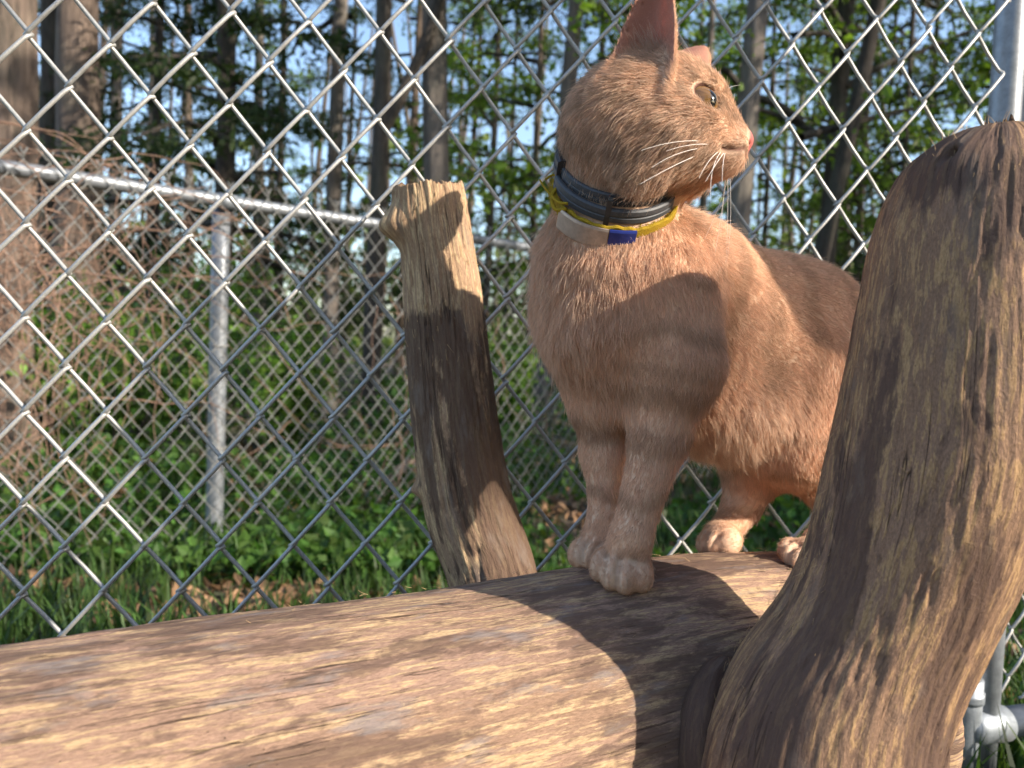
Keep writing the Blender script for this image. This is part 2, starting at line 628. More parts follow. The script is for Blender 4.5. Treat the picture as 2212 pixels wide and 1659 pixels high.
# near to far, left to right; pixel column, pixel width and distance of each trunk
tree('bark_tree', 'large rough brown trunk cut by the left edge of the picture', 8, 120, 3.6, 12, None, bark=M_BARK, seed=1)
tree('broad_tree', 'broad dark trunk with a sunlit patch, second from the left edge', 158, 105, 7.0, 15, 'hemlock', 5.5, 2.2, 22, 160, bark=M_BARK, seed=2)
tree('broad_tree', 'dark trunk pressed against the left side of the broad sunlit one', 96, 48, 8.2, 14, None, bark=M_BARKD, seed=3)
tree('hemlock_tree', 'dark hemlock with the densest hanging foliage, above the fence post', 476, 50, 8.0, 13, 'hemlock', 1.0, 2.6, 44, 300, bark=M_BARKD, seed=4)
tree('hemlock_tree', 'hemlock with thin sprays against the sky left of the fence post', 330, 26, 9.5, 13, 'hemlock', 1.6, 2.2, 34, 230, bark=M_BARKD, seed=5)
tree('slender_tree', 'straight slender sunlit trunk standing alone against blue sky', 712, 38, 8.0, 14, 'hemlock', 3.6, 1.6, 16, 110, bark=M_BARKG, seed=6)
tree('forked_tree', 'dark trunk forking near the top, above the broken branch stub', 806, 44, 6.2, 13, 'hemlock', 3.2, 1.5, 14, 120, bark=M_BARKD, seed=7, fork=(2.35, 0.5, 1.6, 0.055))
tree('grey_tree', 'stout grey trunk directly behind the tip of the broken branch stub', 950, 66, 6.4, 14, 'hemlock', 4.2, 1.8, 16, 120, bark=M_BARKG, seed=8, lean=-0.035)
tree('thin_tree', 'thin pale trunk left of the dark one behind the cat\'s neck', 1140, 15, 9.0, 12, 'beech', 1.4, 1.7, 26, 150, bark=M_BARK, seed=9)
tree('grey_tree', 'dark grey trunk leaning right just behind the cat\'s neck', 1178, 42, 7.2, 13, 'beech', 4.0, 1.9, 18, 130, bark=M_BARKG, seed=10, lean=0.035)
tree('thin_tree', 'thin trunk between the grey trunk and the cat\'s ear', 1272, 17, 8.5, 12, 'beech', 1.8, 1.6, 22, 140, bark=M_BARKD, seed=11)
tree('grey_tree', 'stout grey trunk behind the cat\'s far ear and nose', 1560, 58, 6.0, 13, 'beech', 3.6, 1.8, 18, 130, bark=M_BARKG, seed=12, lean=0.04)
tree('curved_tree', 'slanting dark trunk leaning right behind the back of the cat', 1690, 40, 6.6, 12, 'beech', 2.2, 1.8, 22, 150, bark=M_BARKD, seed=13, lean=0.17)
tree('dark_tree', 'upright dark trunk just right of the slanting one', 1768, 46, 7.6, 13, 'maple', 2.6, 2.0, 24, 140, bark=M_BARKD, seed=14, lean=0.02)
tree('thin_tree', 'thin upright sunlit trunk midway between slanting trunk and post', 1838, 17, 9.0, 12, 'beech', 1.6, 1.6, 24, 150, bark=M_BARK, seed=15)
tree('thin_tree', 'thin trunk close to the left side of the grey stump', 1925, 15, 8.8, 12, 'hemlock', 1.6, 1.8, 26, 150, bark=M_BARKD, seed=16)
tree('dark_tree', 'broad dark trunk leaning right beside the metal fence post', 2050, 66, 5.4, 12, 'maple', 3.0, 1.6, 16, 120, bark=M_BARKD, seed=17, lean=0.09)
# further back
specs = [(-120, 40, 12, 'hemlock'), (40, 30, 14, 'beech'), (245, 34, 13, 'hemlock'), (415, 24, 12, 'hemlock'), (600, 20, 14, 'hemlock'), (560, 30, 18, 'beech'),
         (860, 22, 13, 'hemlock'), (1045, 18, 12, 'beech'), (1090, 12, 15, 'hemlock'), (1230, 14, 14, 'beech'), (1330, 18, 13, 'maple'),
         (1500, 20, 12, 'beech'), (1470, 12, 18, 'beech'), (1640, 14, 14, 'hemlock'), (1730, 12, 16, 'beech'), (1880, 12, 13, 'hemlock'), (1805, 12, 15, 'maple'),
         (1985, 16, 12, 'hemlock'), (2130, 30, 11, 'beech'), (2290, 40, 9, 'maple'), (2190, 20, 15, 'hemlock'), (1000, 16, 17, 'beech'), (740, 14, 19, 'hemlock'), (320, 18, 19, 'hemlock')]
BACK_LABELS = ['grey trunk outside the left edge, behind the rough brown trunk',
               'pale leafy trunk between the two left-hand big trunks',
               'dark hemlock trunk just right of the broad sunlit tree',
               'thin dark trunk just left of the hemlock over the fence post',
               'thin dark trunk halfway between fence post and slender sunlit tree',
               'far grey trunk right of the hemlock over the fence post',
               'thin dark trunk between the forked tree and the stout grey tree',
               'thin trunk just right of the stout grey tree above the stub',
               'hair-thin trunk above the right end of the far rail', "thin trunk touching the back of the cat's neck",
               "leafy trunk hidden mostly by the cat's near ear",
               "thin trunk between the cat's two ears",
               "farthest thin trunk behind the cat's forehead",
               "thin trunk just right of the cat's nose", 'thin trunk between slanting dark trunk and upright dark trunk', "thin dark trunk left of the stump's shoulder", 'thin leafy trunk right of the upright dark trunk', "thin dark trunk just above the worn stump's left shoulder", 'broad leafy trunk behind the metal post',
               'maple trunk beyond the right edge of the picture',
               'far thin trunk just right of the metal post',
               'far thin trunk beside the stout grey tree, on its right',
               'farthest thin trunk right of the slender sunlit tree',
               'farthest thin trunk above the bramble-covered rail at left']
for i, (px, w, d, k) in enumerate(specs):
    tree('background_tree', BACK_LABELS[i], px, w, d, 13, k, 1.0, 2.0 if k != 'hemlock' else 2.3, 30, 150,
         bark=(M_BARK, M_BARKD, M_BARKG)[i % 3], seed=20 + i, variant=i % 2, group='thin trees deep in the wood', lean=random.uniform(-0.03, 0.04))

# far wood that reads as one mass
mb = MB()
n = 26000
X = rng.uniform(-45, 50, n)
Y = rng.uniform(24, 60, n)
Z = zg(X, Y) + rng.random(n) ** 1.8 * (3.0 + 9 * np.clip(perlin(np.stack([X * 0.12, Y * 0.12, X * 0], -1)) + 0.35, 0, 1))
cc = leafcol(n, (0.06, 0.105, 0.025), 0.4, 0.4)
leaves(mb, np.stack([X, Y, Z], -1), rng.uniform(0.3, 0.7, n), 0.7, cc, up=(0, -0.6, 0.8))
for i in range(130):
    x, y = rng.uniform(-40, 45), rng.uniform(19, 50)
    z = float(zg(x, y))
    add_tube(mb, [(x, y, z - 0.2), (x + rng.normal() * 0.3, y, z + 6), (x + rng.normal() * 0.7, y, z + 15)], [0.14 + 0.1 * rng.random(), 0.11, 0.05], 6, col=(0.12, 0.09, 0.07), cap=False)
tag(mb.build('distant_wood', M_LEAF, smooth=False), 'mass of distant trunks and leaves far back in the wood', kind='stuff')

# the wood goes on around and behind the camera (it shades the scene in patches)
mb = MB()
hx_, hy_ = math.cos(SUN_AZ), math.sin(SUN_AZ)
SUR = []
for i in range(900):
    a = rng.uniform(-math.pi, math.pi)
    dd = rng.uniform(3.5, 24)
    x, y = math.sin(a) * dd, math.cos(a) * dd
    if y > 0 and abs(x) < y * 0.95 + 1.5:
        continue
    perp = x * hx_ + y * hy_
    if x < 1.0:
        continue
    if -1.4 < perp < 2.6 and x > 0:
        continue
    if any((x - u_) ** 2 + (y - v_) ** 2 < 2.2 for u_, v_ in SUR):
        continue
    SUR.append((x, y))
    z = float(zg(x, y))
    add_tube(mb, [(x, y, z - 0.3), (x + rng.normal() * 0.1, y, z + 5), (x + rng.normal() * 0.3, y, z + 13)], [0.16, 0.12, 0.05], 8, col=(0.12, 0.09, 0.07), cap=False)
    n = 400
    c0 = rng.normal(size=(16, 3)) * np.array([0.8, 0.8, 2.6]) + np.array([x, y, z + 5.5])
    P = c0[rng.integers(0, 16, n)] + rng.normal(size=(n, 3)) * np.array([0.5, 0.5, 0.35])
    P[:, 2] = np.maximum(P[:, 2], z + 0.6)
    leaves(mb, P, rng.uniform(0.10, 0.24, n), 0.62, leafcol(n, (0.07, 0.13, 0.03), 0.35, 0.2), up=(0, 0, 1.0))
tag(mb.build('surrounding_wood', M_LEAF, smooth=False), 'leafy trees of the wood on the near side of the enclosure', kind='stuff')

# undergrowth beyond and between the fences
mb = MB()
n = 90000
Y = 2.3 + rng.random(n) ** 1.5 * 11
X = rng.uniform(-1.0, 1.1, n) * (Y * 0.8 + 1.0)
dn = perlin(np.stack([X * 0.8, Y * 0.8, X * 0], -1))
k = (dn > -0.28) & (rng.random(n) < 0.5 + dn)
X, Y, dn = X[k], Y[k], dn[k]
h = 0.10 + 0.42 * np.clip(dn + 0.2, 0, 1) * sm(Y, 2.4, 4.2) + 0.55 * np.clip(dn + 0.1, 0, 1) * sm(Y, 4.0, 7.0)
Z = zg(X, Y) + rng.random(len(X)) ** 0.8 * h
cc = leafcol(len(X), (0.06, 0.145, 0.03), 0.4, 0.2)
leaves(mb, np.stack([X, Y, Z], -1), rng.uniform(0.025, 0.07, len(X)), 0.7, cc, up=(0, -0.2, 1.6))
tag(mb.build('undergrowth', M_LEAF, smooth=False), 'low leafy green plants covering the ground of the wood', kind='stuff')

# fresh shrubs beyond the far fence
for i, (px, d, hh, sz) in enumerate([(250, 4.0, 0.8, 0.6), (110, 4.6, 1.1, 0.55), (620, 5.2, 0.8, 0.65), (380, 5.6, 1.2, 0.8), (1090, 6.2, 0.9, 0.7), (1880, 5.4, 0.8, 0.6), (2170, 2.6, 0.25, 0.4)]):
    p = W(px, 760, d)
    o = thing('shrub', ['low bright green bush behind the brown vines at left', 'tall bright bush beside the large left trunk', 'leafy bush right of the far fence post',
                        'tall loose bush far behind the far fence post', 'leafy bush behind the broken branch stub', 'leafy bush behind the cat\'s rump', 'small bright plant behind the right fence panel'][i],
              'shrub', 'shrubs beyond the fence', (p[0], p[1], float(zg(p[0], p[1]))))
    n = 2100
    st = MB()
    lf = MB()
    P = []
    for q in range(14):
        a = rng.random() * 6.28
        e = np.array([math.cos(a) * sz * rng.random(), math.sin(a) * sz * rng.random(), hh * (0.6 + 0.5 * rng.random())])
        kk = np.linspace(0, 1, 6)[:, None]
        pts = e * kk * np.array([1, 1, 1.2]) - np.array([0, 0, 0.2]) * e[2] * kk ** 3
        add_tube(st, pts, np.linspace(0.008, 0.003, 6), 4, cap=False)
        u = rng.random((n // 14, 1)) ** 0.6
        P.append(e * u + rng.normal(size=(n // 14, 3)) * 0.07)
    P = np.concatenate(P)
    leaves(lf, P, rng.uniform(0.035, 0.07, len(P)), 0.6, leafcol(len(P), (0.13, 0.26, 0.04), 0.35, 0.3), up=(0, -0.3, 1.2))
    for nm, mb_, mt in (('stem', st, M_BARKD), ('foliage', lf, M_LEAF)):
        me = mb_.mesh(nm, smooth=False)
        me.materials.append(mt)
        c = bpy.data.objects.new(nm, me)
        COL.objects.link(c)
        c.parent = o

# grass
mb = MB()
n = 42000
Y = 0.85 + rng.random(n) ** 1.2 * 4.2
X = rng.uniform(-1, 1, n) * (Y * 0.75 + 0.4)
dn = perlin(np.stack([X * 2.2, Y * 2.2, X * 0 + 8], -1))
k = rng.random(n) < np.clip(0.50 + 1.6 * dn, 0.02, 1)
X, Y = X[k], Y[k]
n = len(X)
P = np.stack([X, Y, zg(X, Y)], -1)
hh = rng.uniform(0.05, 0.17, n)[:, None]
az = rng.random(n) * 6.28
dv = np.stack([np.cos(az), np.sin(az), az * 0], -1)
sd_ = np.stack([-np.sin(az), np.cos(az), az * 0], -1)
bend = rng.uniform(0.1, 0.7, n)[:, None]
w = rng.uniform(0.0022, 0.0045, n)[:, None]
up = np.array([0, 0, 1.0])
a0 = P
a1 = P + up * hh * 0.55 + dv * hh * bend * 0.25
a2 = P + up * hh * (1 - 0.25 * bend) + dv * hh * bend
V = np.stack([a0 - sd_ * w, a0 + sd_ * w, a1 + sd_ * w * 0.8, a1 - sd_ * w * 0.8, a2], 1).reshape(-1, 3)
i5 = np.arange(n)[:, None] * 5
cc = np.repeat(leafcol(n, (0.05, 0.105, 0.026), 0.45, 0.12), 5, 0)
mb.add(V, i5 + np.array([[0, 1, 2, 3]]), cc)
mb.f[3].append(i5 + np.array([[3, 2, 4]]))
tag(mb.build('grass', M_GRASS, smooth=False), 'green grass growing between the two fences', kind='stuff')

# fallen leaves
mb = MB()
n = 11000
Y = 1.0 + rng.random(n) * 4.5
X = rng.uniform(-1, 1, n) * (Y * 0.8 + 0.3)
dn = perlin(np.stack([X * 2.2, Y * 2.2, X * 0 + 8], -1))
k = dn < 0.12
X, Y = X[k], Y[k]
cc = np.array([0.27, 0.16, 0.09])[None] * rng.uniform(0.4, 1.5, (len(X), 1))
leaves(mb, np.stack([X, Y, zg(X, Y) + rng.uniform(0.005, 0.04, len(X))], -1), rng.uniform(0.03, 0.085, len(X)), 0.6, cc, up=(0, 0, 2.5))
tag(mb.build('leaf_litter', M_DRY, smooth=False), 'dry brown fallen leaves scattered on the ground', kind='stuff')

# ------------------------------------------------------------------ chain-link fences
def chain_wire(hp, w2, nper, r, sides, seed=0, jit=0.0):
    """one zigzag wire: up-right legs in front, up-left legs behind, hooked at the bends"""
    pts = []
    e = r * 1.15
    fr = [(-0.0, 0.0), (0.035, 0.55), (0.10, 0.97), (0.5, 1.0), (0.90, 0.97), (0.965, 0.55)]
    for j in range(2 * nper):
        for f, yy in fr:
            x = (f if j % 2 == 0 else 1 - f)
            if f == 0.0:
                xx = -e * 0.9 if j % 2 == 0 else w2 + e * 0.9
            else:
                xx = -e * 0.4 + x * (w2 + e * 0.8)
            s = -1 if j % 2 == 0 else 1
            bow = 0.0022 * math.sin(f * math.pi)
            pts.append((xx, s * e * 1.05 * yy + s * bow * 0.6, (j + f) * hp / 2 - 0.0))
    if jit:
        q = np.random.default_rng(seed)
        bend = np.repeat(q.normal(size=(2 * nper + 1, 3)) * jit, 6, 0)[:len(pts)]
        pts = np.array(pts) + bend * np.array([0.5, 0.4, 1.0])
    mb = MB()
    add_tube(mb, np.array(pts), r, sides)
    return mb.mesh('wire')


HP, WP = 0.079, 0.0644
n0 = W(151, 190, 0.668)
n1 = W(1950, 215, 0.845)
fd = nrm(np.array([n1[0] - n0[0], n1[1] - n0[1], 0]))
FANG = math.atan2(fd[1], fd[0])
near = thing('chain_link_fence', 'near chain-link fence of thick bright wires right behind the cat and logs', 'fence', None, (n0[0], n0[1], 0))
near.rotation_euler.z = FANG
wz0 = n0[2] - HP * 7          # a node height near the bottom
me_even = [chain_wire(HP, WP / 2, 18, 0.0020, 7, q, 0.0011) for q in range(5)]
for q in me_even:
    q.materials.append(M_WIRE)
SX = 0.845 - 0.008           # along-fence distance to the right post
k0, k1 = -12, 29
rr = random.Random(3)
for i in range(k0, k1):
    o = bpy.data.objects.new('wire', me_even[rr.randrange(5)])
    COL.objects.link(o)
    o.parent = near
    o.location = (i * WP / 2, 0, wz0 + (HP / 2 if i % 2 else 0) + rr.uniform(-0.0012, 0.0012))
    o.rotation_euler.y = rr.uniform(-0.0012, 0.0012)


def add_pipe(name, p0, p1, r, parent, mat, n=6, sides=20):
    mb = MB()
    k = np.linspace(0, 1, n)[:, None]
    add_tube(mb, np.asarray(p0) + (np.asarray(p1) - np.asarray(p0)) * k, r, sides)
    me = mb.mesh(name)
    me.materials.append(mat)
    o = bpy.data.objects.new(name, me)
    COL.objects.link(o)
    o.parent = parent
    return o


# far fence, four feet tall, receding to the right
f0 = W(490, 424, 2.65)
fa = math.radians(48.8)
fdir = np.array([math.sin(fa), math.cos(fa), 0])
far = thing('chain_link_fence', 'far low chain-link fence with a top rail, overgrown with brown vines', 'fence', None, (f0[0], f0[1], 0))
far.rotation_euler.z = math.atan2(fdir[1], fdir[0])
ztop = f0[2]
HF, WF = 0.079, 0.066
zb = 0.03
nper = int((ztop + 0.02 - zb) / HF)
me_far = chain_wire(HF, WF / 2, nper, 0.0018, 5)
me_far.materials.append(M_WIRE_FAR)
for i in range(-32, 160):
    o = bpy.data.objects.new('wire', me_far)
    COL.objects.link(o)
    o.parent = far
    o.location = (i * WF / 2, -0.03, ztop + 0.03 - nper * HF + (HF / 2 if i % 2 else 0) - 0.02)
mb = MB()                                    # twisted barb ends above the rail
for i in range(-32, 160, 2):
    x = i * WF / 2
    z = ztop + 0.022
    for s in (-1, 1):
        add_tube(mb, [(x, -0.03, z - 0.01), (x + s * 0.003, -0.03, z + 0.008), (x + s * 0.010, -0.03, z + 0.022)], 0.002, 4)
me = mb.mesh('barb')
me.materials.append(M_WIRE_FAR)
o = bpy.data.objects.new('barb', me)
COL.objects.link(o)
o.parent = far
o['kind'] = 'stuff'
add_pipe('top_rail', (-1.2, 0, ztop - 0.017), (5.4, 0, ztop - 0.017), 0.0215, far, M_PIPE, 12)
for s in (0.0, 2.35, 4.62):
    p = add_pipe('post', (s, 0.046, -0.25), (s, 0.046, ztop - 0.03), 0.029, far, M_PIPE)
    # cap with its rail loop, and wire ties
    add_pipe('post_cap', (s, 0.046, ztop - 0.03), (s, 0.042, ztop + 0.012), 0.031, far, M_FIT, 4)
    add_pipe('rail_sleeve', (s - 0.03, 0, ztop - 0.017), (s + 0.03, 0, ztop - 0.017), 0.025, far, M_FIT, 3)
    for z in (ztop - 0.085, ztop - 0.50, ztop - 0.85):
        th = np.linspace(0, 2 * math.pi, 15)
        tm = MB()
        add_tube(tm, np.stack([s + 0.0315 * np.cos(th), 0.046 + 0.0315 * np.sin(th) - 0.003, z + 0.004 * np.sin(th)], -1), 0.0024, 5)
        tm_ = tm.mesh('tie_wire')
        tm_.materials.append(M_WIRE)
        o = bpy.data.objects.new('tie_wire', tm_)
        COL.objects.link(o)
        o.parent = far

# right-hand corner: two posts side by side, bottom rail in a tee, and the next mesh panel
PX, PY = 2171, 130
pt = W(2171, 130, 0.93)
pb = W(2091, 1500, 0.93)
pm = (pt + pb) / 2
panel = thing('fence_panel', 'right fence panel with its grey steel post and bottom rail beside the stump', 'fence panel', None, (pm[0], pm[1], 0))
PANG = math.radians(-9)
panel.rotation_euler.z = FANG + math.radians(4)
railz = W(2150, 1592, 0.93)[2]
add_pipe('post', (0, 0, railz - 0.06), (0, 0, CAM_Z + 0.75), 0.0168, panel, M_PIPE, 8, 28)
add_pipe('post', (0.036, 0.004, railz - 0.06), (0.036, 0.004, CAM_Z + 0.75), 0.0168, panel, M_PIPE, 8, 28)
add_pipe('tee_fitting', (0, 0, railz - 0.05), (0, 0, railz + 0.062), 0.0195, panel, M_FIT, 4, 24)
add_pipe('collar', (0, 0, railz + 0.035), (0, 0, railz + 0.047), 0.0212, panel, M_FIT, 4, 24)
add_pipe('rail_socket', (0.0, 0, railz), (0.062, 0, railz), 0.0215, panel, M_FIT, 4, 24)
add_pipe('bottom_rail', (0.03, 0, railz), (1.5, 0, railz), 0.0182, panel, M_PIPE, 8, 24)
me_r = chain_wire(0.062, 0.0235, 22, 0.0019, 6)
me_r.materials.append(M_WIRE)
for i in range(0, 26):
    o = bpy.data.objects.new('wire', me_r)
    COL.objects.link(o)
    o.parent = panel
    o.location = (0.03 + i * 0.0235, 0.03, railz + 0.012 + (0.031 if i % 2 else 0))

# vines over the far fence
m_vine = simple('dry_vine', (0.25, 0.155, 0.11), 0.8, 0, 60, 0.4)
vm = MB()
fx = np.array([math.cos(far.rotation_euler.z), math.sin(far.rotation_euler.z), 0])
fy = np.array([-fx[1], fx[0], 0])
f00 = np.array([f0[0], f0[1], 0])
for i in range(260):
    s0 = -0.9 + rng.random() ** 1.6 * (0.75 if i < 215 else 3.2)
    dense = i < 215
    z0 = ztop + rng.uniform(-0.5, 0.06) if dense else ztop - rng.uniform(0, 0.9)
    n = 12
    L = rng.uniform(0.25, 0.9)
    hang = rng.random() < 0.55
    a = rng.uniform(-2.4, -0.7) if hang else rng.uniform(-0.8, 0.9)
    pts = [np.array([s0, rng.uniform(-0.06, 0.05), z0])]
    for k in range(n):
        a += rng.normal() * 0.28 - (0.07 if a > -1.6 else -0.07)
        sgn = 1 if i % 2 else -1
        q = pts[-1] + np.array([math.cos(a) * sgn, rng.normal() * 0.25, math.sin(a)]) * L / n
        q[1] = np.clip(q[1], -0.11, 0.08)
        q[2] = min(q[2], ztop + 0.10)
        q[2] = max(q[2], 0.05)
        pts.append(q)
    pts = spline(pts, 22)
    wpt = f00 + pts[:, :1] * fx + pts[:, 1:2] * fy + np.array([0, 0, 1]) * pts[:, 2:]
    add_tube(vm, wpt, np.linspace(rng.uniform(0.0014, 0.0030), 0.001, 22), 4, cap=False)
tag(vm.build('vine', m_vine), 'tangle of dry brown vines hanging over the far fence', 'vine', kind='stuff')


# ------------------------------------------------------------------ logs
def log_mesh(ctrl, n_s, n_t, relief, seed, bumps=(), stain_shade=None, end0='cut', end1='cut', twist=0.0, ref=(0, 0, 1), ragged=0.0, flat=None):
    """ctrl rows: x, y, z, radius. bumps: (s, theta, amp, ws, wt). returns MB, attributes"""
    C = spline(ctrl, n_s)
    P, R = C[:, :3], C[:, 3]
    T = nrm(np.gradient(P, axis=0))
    a = np.empty_like(P)
    cur = nrm(np.cross(T[0], ref))
    for i in range(n_s):
        cur = nrm(cur - T[i] * np.dot(cur, T[i]))
        a[i] = cur
    bb = np.cross(T, a)
    ln = np.concatenate([[0], np.cumsum(np.linalg.norm(np.diff(P, axis=0), axis=1))])
    th = np.arange(n_t) / n_t * 2 * math.pi
    S, TH = np.meshgrid(ln, th, indexing='ij')
    RR = np.repeat(R[:, None], n_t, 1)
    Rm = R.mean()
    gx_, gy_ = np.cos(TH) * Rm, np.sin(TH) * Rm
    G = np.stack([gx_, gy_, S], -1)
    tw = G.copy()
    if twist:
        tw[..., 0] = np.cos(TH + twist * S) * Rm
        tw[..., 1] = np.sin(TH + twist * S) * Rm
    big = perlin(tw * np.array([9, 9, 3.2]) + seed) * 0.07 * Rm + perlin(tw * np.array([40, 40, 7]) + seed) * 0.018 * Rm
    gr = fbm(tw * np.array([230, 230, 18]) + seed, 3, 0.6)
    fl = fbm(tw * np.array([130, 130, 22]) + seed * 2, 4, 0.6)
    gouge = -sm(fl, 0.12, 0.4) * 0.7
    RR = RR + big + relief * (0.55 * gr + gouge + 0.5 * perlin(tw * np.array([320, 320, 40]) + seed))
    for (s0, t0, amp, ws, wt) in bumps:
        dth = (TH - t0 + math.pi) % (2 * math.pi) - math.pi
        RR = RR + amp * np.exp(-((S - s0) / ws) ** 2 - (dth / wt) ** 2)
    V = P[:, None] + RR[..., None] * (np.cos(TH)[..., None] * a[:, None] + np.sin(TH)[..., None] * bb[:, None])
    if ragged:
        # last rings: jagged torn end
        k = sm(S, ln[-1] - 0.03, ln[-1])
        jag = 1.3 * perlin(tw * np.array([45, 45, 0]) + seed + 4) + 0.5 * perlin(tw * np.array([420, 420, 0]) + seed)
        V = V + (k * jag * ragged)[..., None] * T[:, None]
    mb = MB()
    i = np.arange(n_s - 1)[:, None] * n_t
    j = np.arange(n_t)[None]
    j2 = (j + 1) % n_t
    F = np.stack([i + j, i + j2, i + n_t + j2, i + n_t + j], -1).reshape(-1, 4)
    Vs, Gs = [V.reshape(-1, 3)], [tw.reshape(-1, 3)]
    st = stain_shade(S, TH, tw) if stain_shade else S * 0
    Ss = [np.asarray(st, float).ravel()]
    Fs = [F]
    cnt = n_s * n_t
    for end, row in ((end0, 0), (end1, n_s - 1)):
        ring = V[row]
        c = P[row]
        prev = row * n_t + np.arange(n_t)
        for k in (0.85, 0.6, 0.35, 0.12):
            r2 = c + (ring - c) * k
            ax = T[row] * (-1 if row == 0 else 1)
            dz = fbm(np.stack([np.cos(th) * k * 5, np.sin(th) * k * 5, th * 0 + seed], -1), 3) * Rm * 0.16 + (ragged * 1.2 if ragged else 0) * perlin(np.stack([np.cos(th) * k * 9, np.sin(th) * k * 9, th * 0], -1))
            r2 = r2 + ax * dz[:, None]
            Vs.append(r2)
            Gs.append(np.stack([np.cos(th) * Rm * k, np.sin(th) * Rm * k, th * 0 + ln[row]], -1))
            Ss.append(np.full(n_t, 0.12))
            now = cnt + np.arange(n_t)
            q = np.stack([prev, np.roll(prev, -1), np.roll(now, -1), now], -1)
            Fs.append(q if row else q[:, ::-1])
            prev = now
            cnt += n_t
        Fs.append(np.stack([prev[0::2], prev[1::2], np.roll(prev, -2)[0::2], np.full(len(prev[0::2]), cnt)], -1) if row else
                  np.stack([np.full(len(prev[0::2]), cnt), np.roll(prev, -2)[0::2], prev[1::2], prev[0::2]], -1))
        Vs.append(c[None])
        Gs.append(np.array([[0, 0, ln[row]]]))
        Ss.append(np.array([0.1]))
        cnt += 1
    mb.add(np.concatenate(Vs), np.concatenate(Fs))
    return mb, dict(grain=np.concatenate(Gs), stain_shade=np.concatenate(Ss)), (P, R, T, a, bb, ln)


def fibres(mb, frame, n, rlen, rad, smin, smax, tmin, tmax, lift=0.6):
    """loose splinters standing off the surface"""
    P, R, T, a, bb, ln = frame
    for _ in range(n):
        s = rng.uniform(smin, smax)
        th = rng.uniform(tmin, tmax)
        i = int(np.clip(np.searchsorted(ln, s), 1, len(ln) - 2))
        nn = math.cos(th) * a[i] + math.sin(th) * bb[i]
        p = P[i] + nn * (R[i] - 0.0005)
        L = rlen * rng.uniform(0.4, 1.6)
        d = nrm(T[i] * rng.choice([-1, 1]) + nn * rng.uniform(0.05, lift) + np.cross(T[i], nn) * rng.normal() * 0.35)
        c = nrm(rng.normal(size=3))
        k = np.linspace(0, 1, 5)[:, None]
        add_tube(mb, p + d * L * k + c * L * 0.25 * k ** 2, np.linspace(rad, rad * 0.3, 5), 3, cap=False)


M_FIBRE = simple('wood_fibre', (0.50, 0.33, 0.17), 0.7, 0, 200, 0.3, 0)

# lying log: silhouette from (0,1395) to (1300,1213)
R0 = 0.116
S1, S2 = W(0, 1390, 0.415), W(1300, 1211, 0.600)
u = nrm(S2 - S1)
cam_p = np.array([0, 0, CAM_Z])
nv = np.cross(u, nrm(S1 - cam_p))
nv = nrm(nv if nv[2] > 0 else -nv)
A1, A2 = S1 - nv * R0, S2 - nv * R0
L12 = np.linalg.norm(S2 - S1)
LOG_U, LOG_A = u, A1
ctrl = []
for s, r in ((-0.55, R0 + 0.005), (-0.3, R0 + 0.003), (0.0, R0 + 0.0015), (0.2, R0), (L12, R0), (L12 * 1.3, R0), (L12 * 1.56, R0 - 0.002)):
    ctrl.append((*(A1 + u * s - np.array([0, 0, 0.012]) * max(0, s / L12 - 1) / 0.585), r))


def log_stain(S, TH, G):
    return 0.06 * perlin(G * np.array([14, 14, 4.0]) + 2) + 0.03


mb, at, fr_log = log_mesh(ctrl, 560, 420, 0.0012, 2.0, stain_shade=log_stain, bumps=((0.55 + L12 * 1.53, 0.0, 0.006, 0.02, 0.3),))
log = thing('fallen_log', 'long thick bare log lying across the foreground under the cat\'s paws', 'log', None, tuple(A1))
o = mb.build('log_body', M_LOG, log, at)
fm = MB()
fibres(fm, fr_log, 500, 0.006, 0.00022, 0.5, 1.25, 0, 6.283, 0.5)
o = fm.build('splinter', M_FIBRE, log)
o['kind'] = 'stuff'


def log_top(p):
    """point on the log's surface straight above or below p"""
    p = np.asarray(p, float)
    q = p - LOG_A
    s = np.dot(q[:2], LOG_U[:2]) / np.dot(LOG_U[:2], LOG_U[:2])
    ax = LOG_A + LOG_U * s
    off = np.linalg.norm((p - ax)[:2])
    return ax[2] - 0.012 * max(0, s / L12 - 1) / 0.585 + math.sqrt(max(0, R0 ** 2 - off ** 2)) - 0.001


def log_hit(px, py):
    """first point of the log's surface on the ray of a pixel (nearest approach if it misses)"""
    c0 = np.array([0, 0, CAM_Z])
    dr = nrm(W(px, py, 1.0) - c0)
    best = None
    for k_ in np.arange(0.35, 0.9, 0.001):
        p = c0 + dr * k_
        q = p - LOG_A
        al = np.dot(q, LOG_U)
        dd = np.linalg.norm(q - LOG_U * al + np.array([0, 0, 0.012]) * max(0, al / L12 - 1) / 0.585) - R0
        if best is None or dd < best[0]:
            best = (dd, p)
        if dd < 0:
            return p
    return best[1]


def dep(p):
    return float(np.dot(np.asarray(p) - np.array([0, 0, CAM_Z]), -RMN[:, 2]))


# left broken branch stub behind the log
SD = 0.694


def rowpx(x, y, hw, d):
    return (*W(x, y, d), hw * d / FPX)


ctrl = [rowpx(1100, 1480, 98, 0.675), rowpx(1080, 1350, 98, 0.683), rowpx(1056, 1232, 97, SD), rowpx(1012, 1100, 97, SD), rowpx(985, 945, 94, SD), rowpx(970, 800, 91, SD), rowpx(957, 660, 86, SD),
        rowpx(946, 560, 81, SD), rowpx(936, 490, 79, SD), rowpx(930, 440, 78, SD), rowpx(926, 412, 76, SD)]


def stub_shade(S, TH, G):
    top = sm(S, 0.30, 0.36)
    return 0.42 * (1 - top) * sm(perlin(G * np.array([40, 40, 5.0]) + 1), -0.3, 0.3) - 0.30 * top  # shaded lower part painted darker in patches, sunlit top painted paler


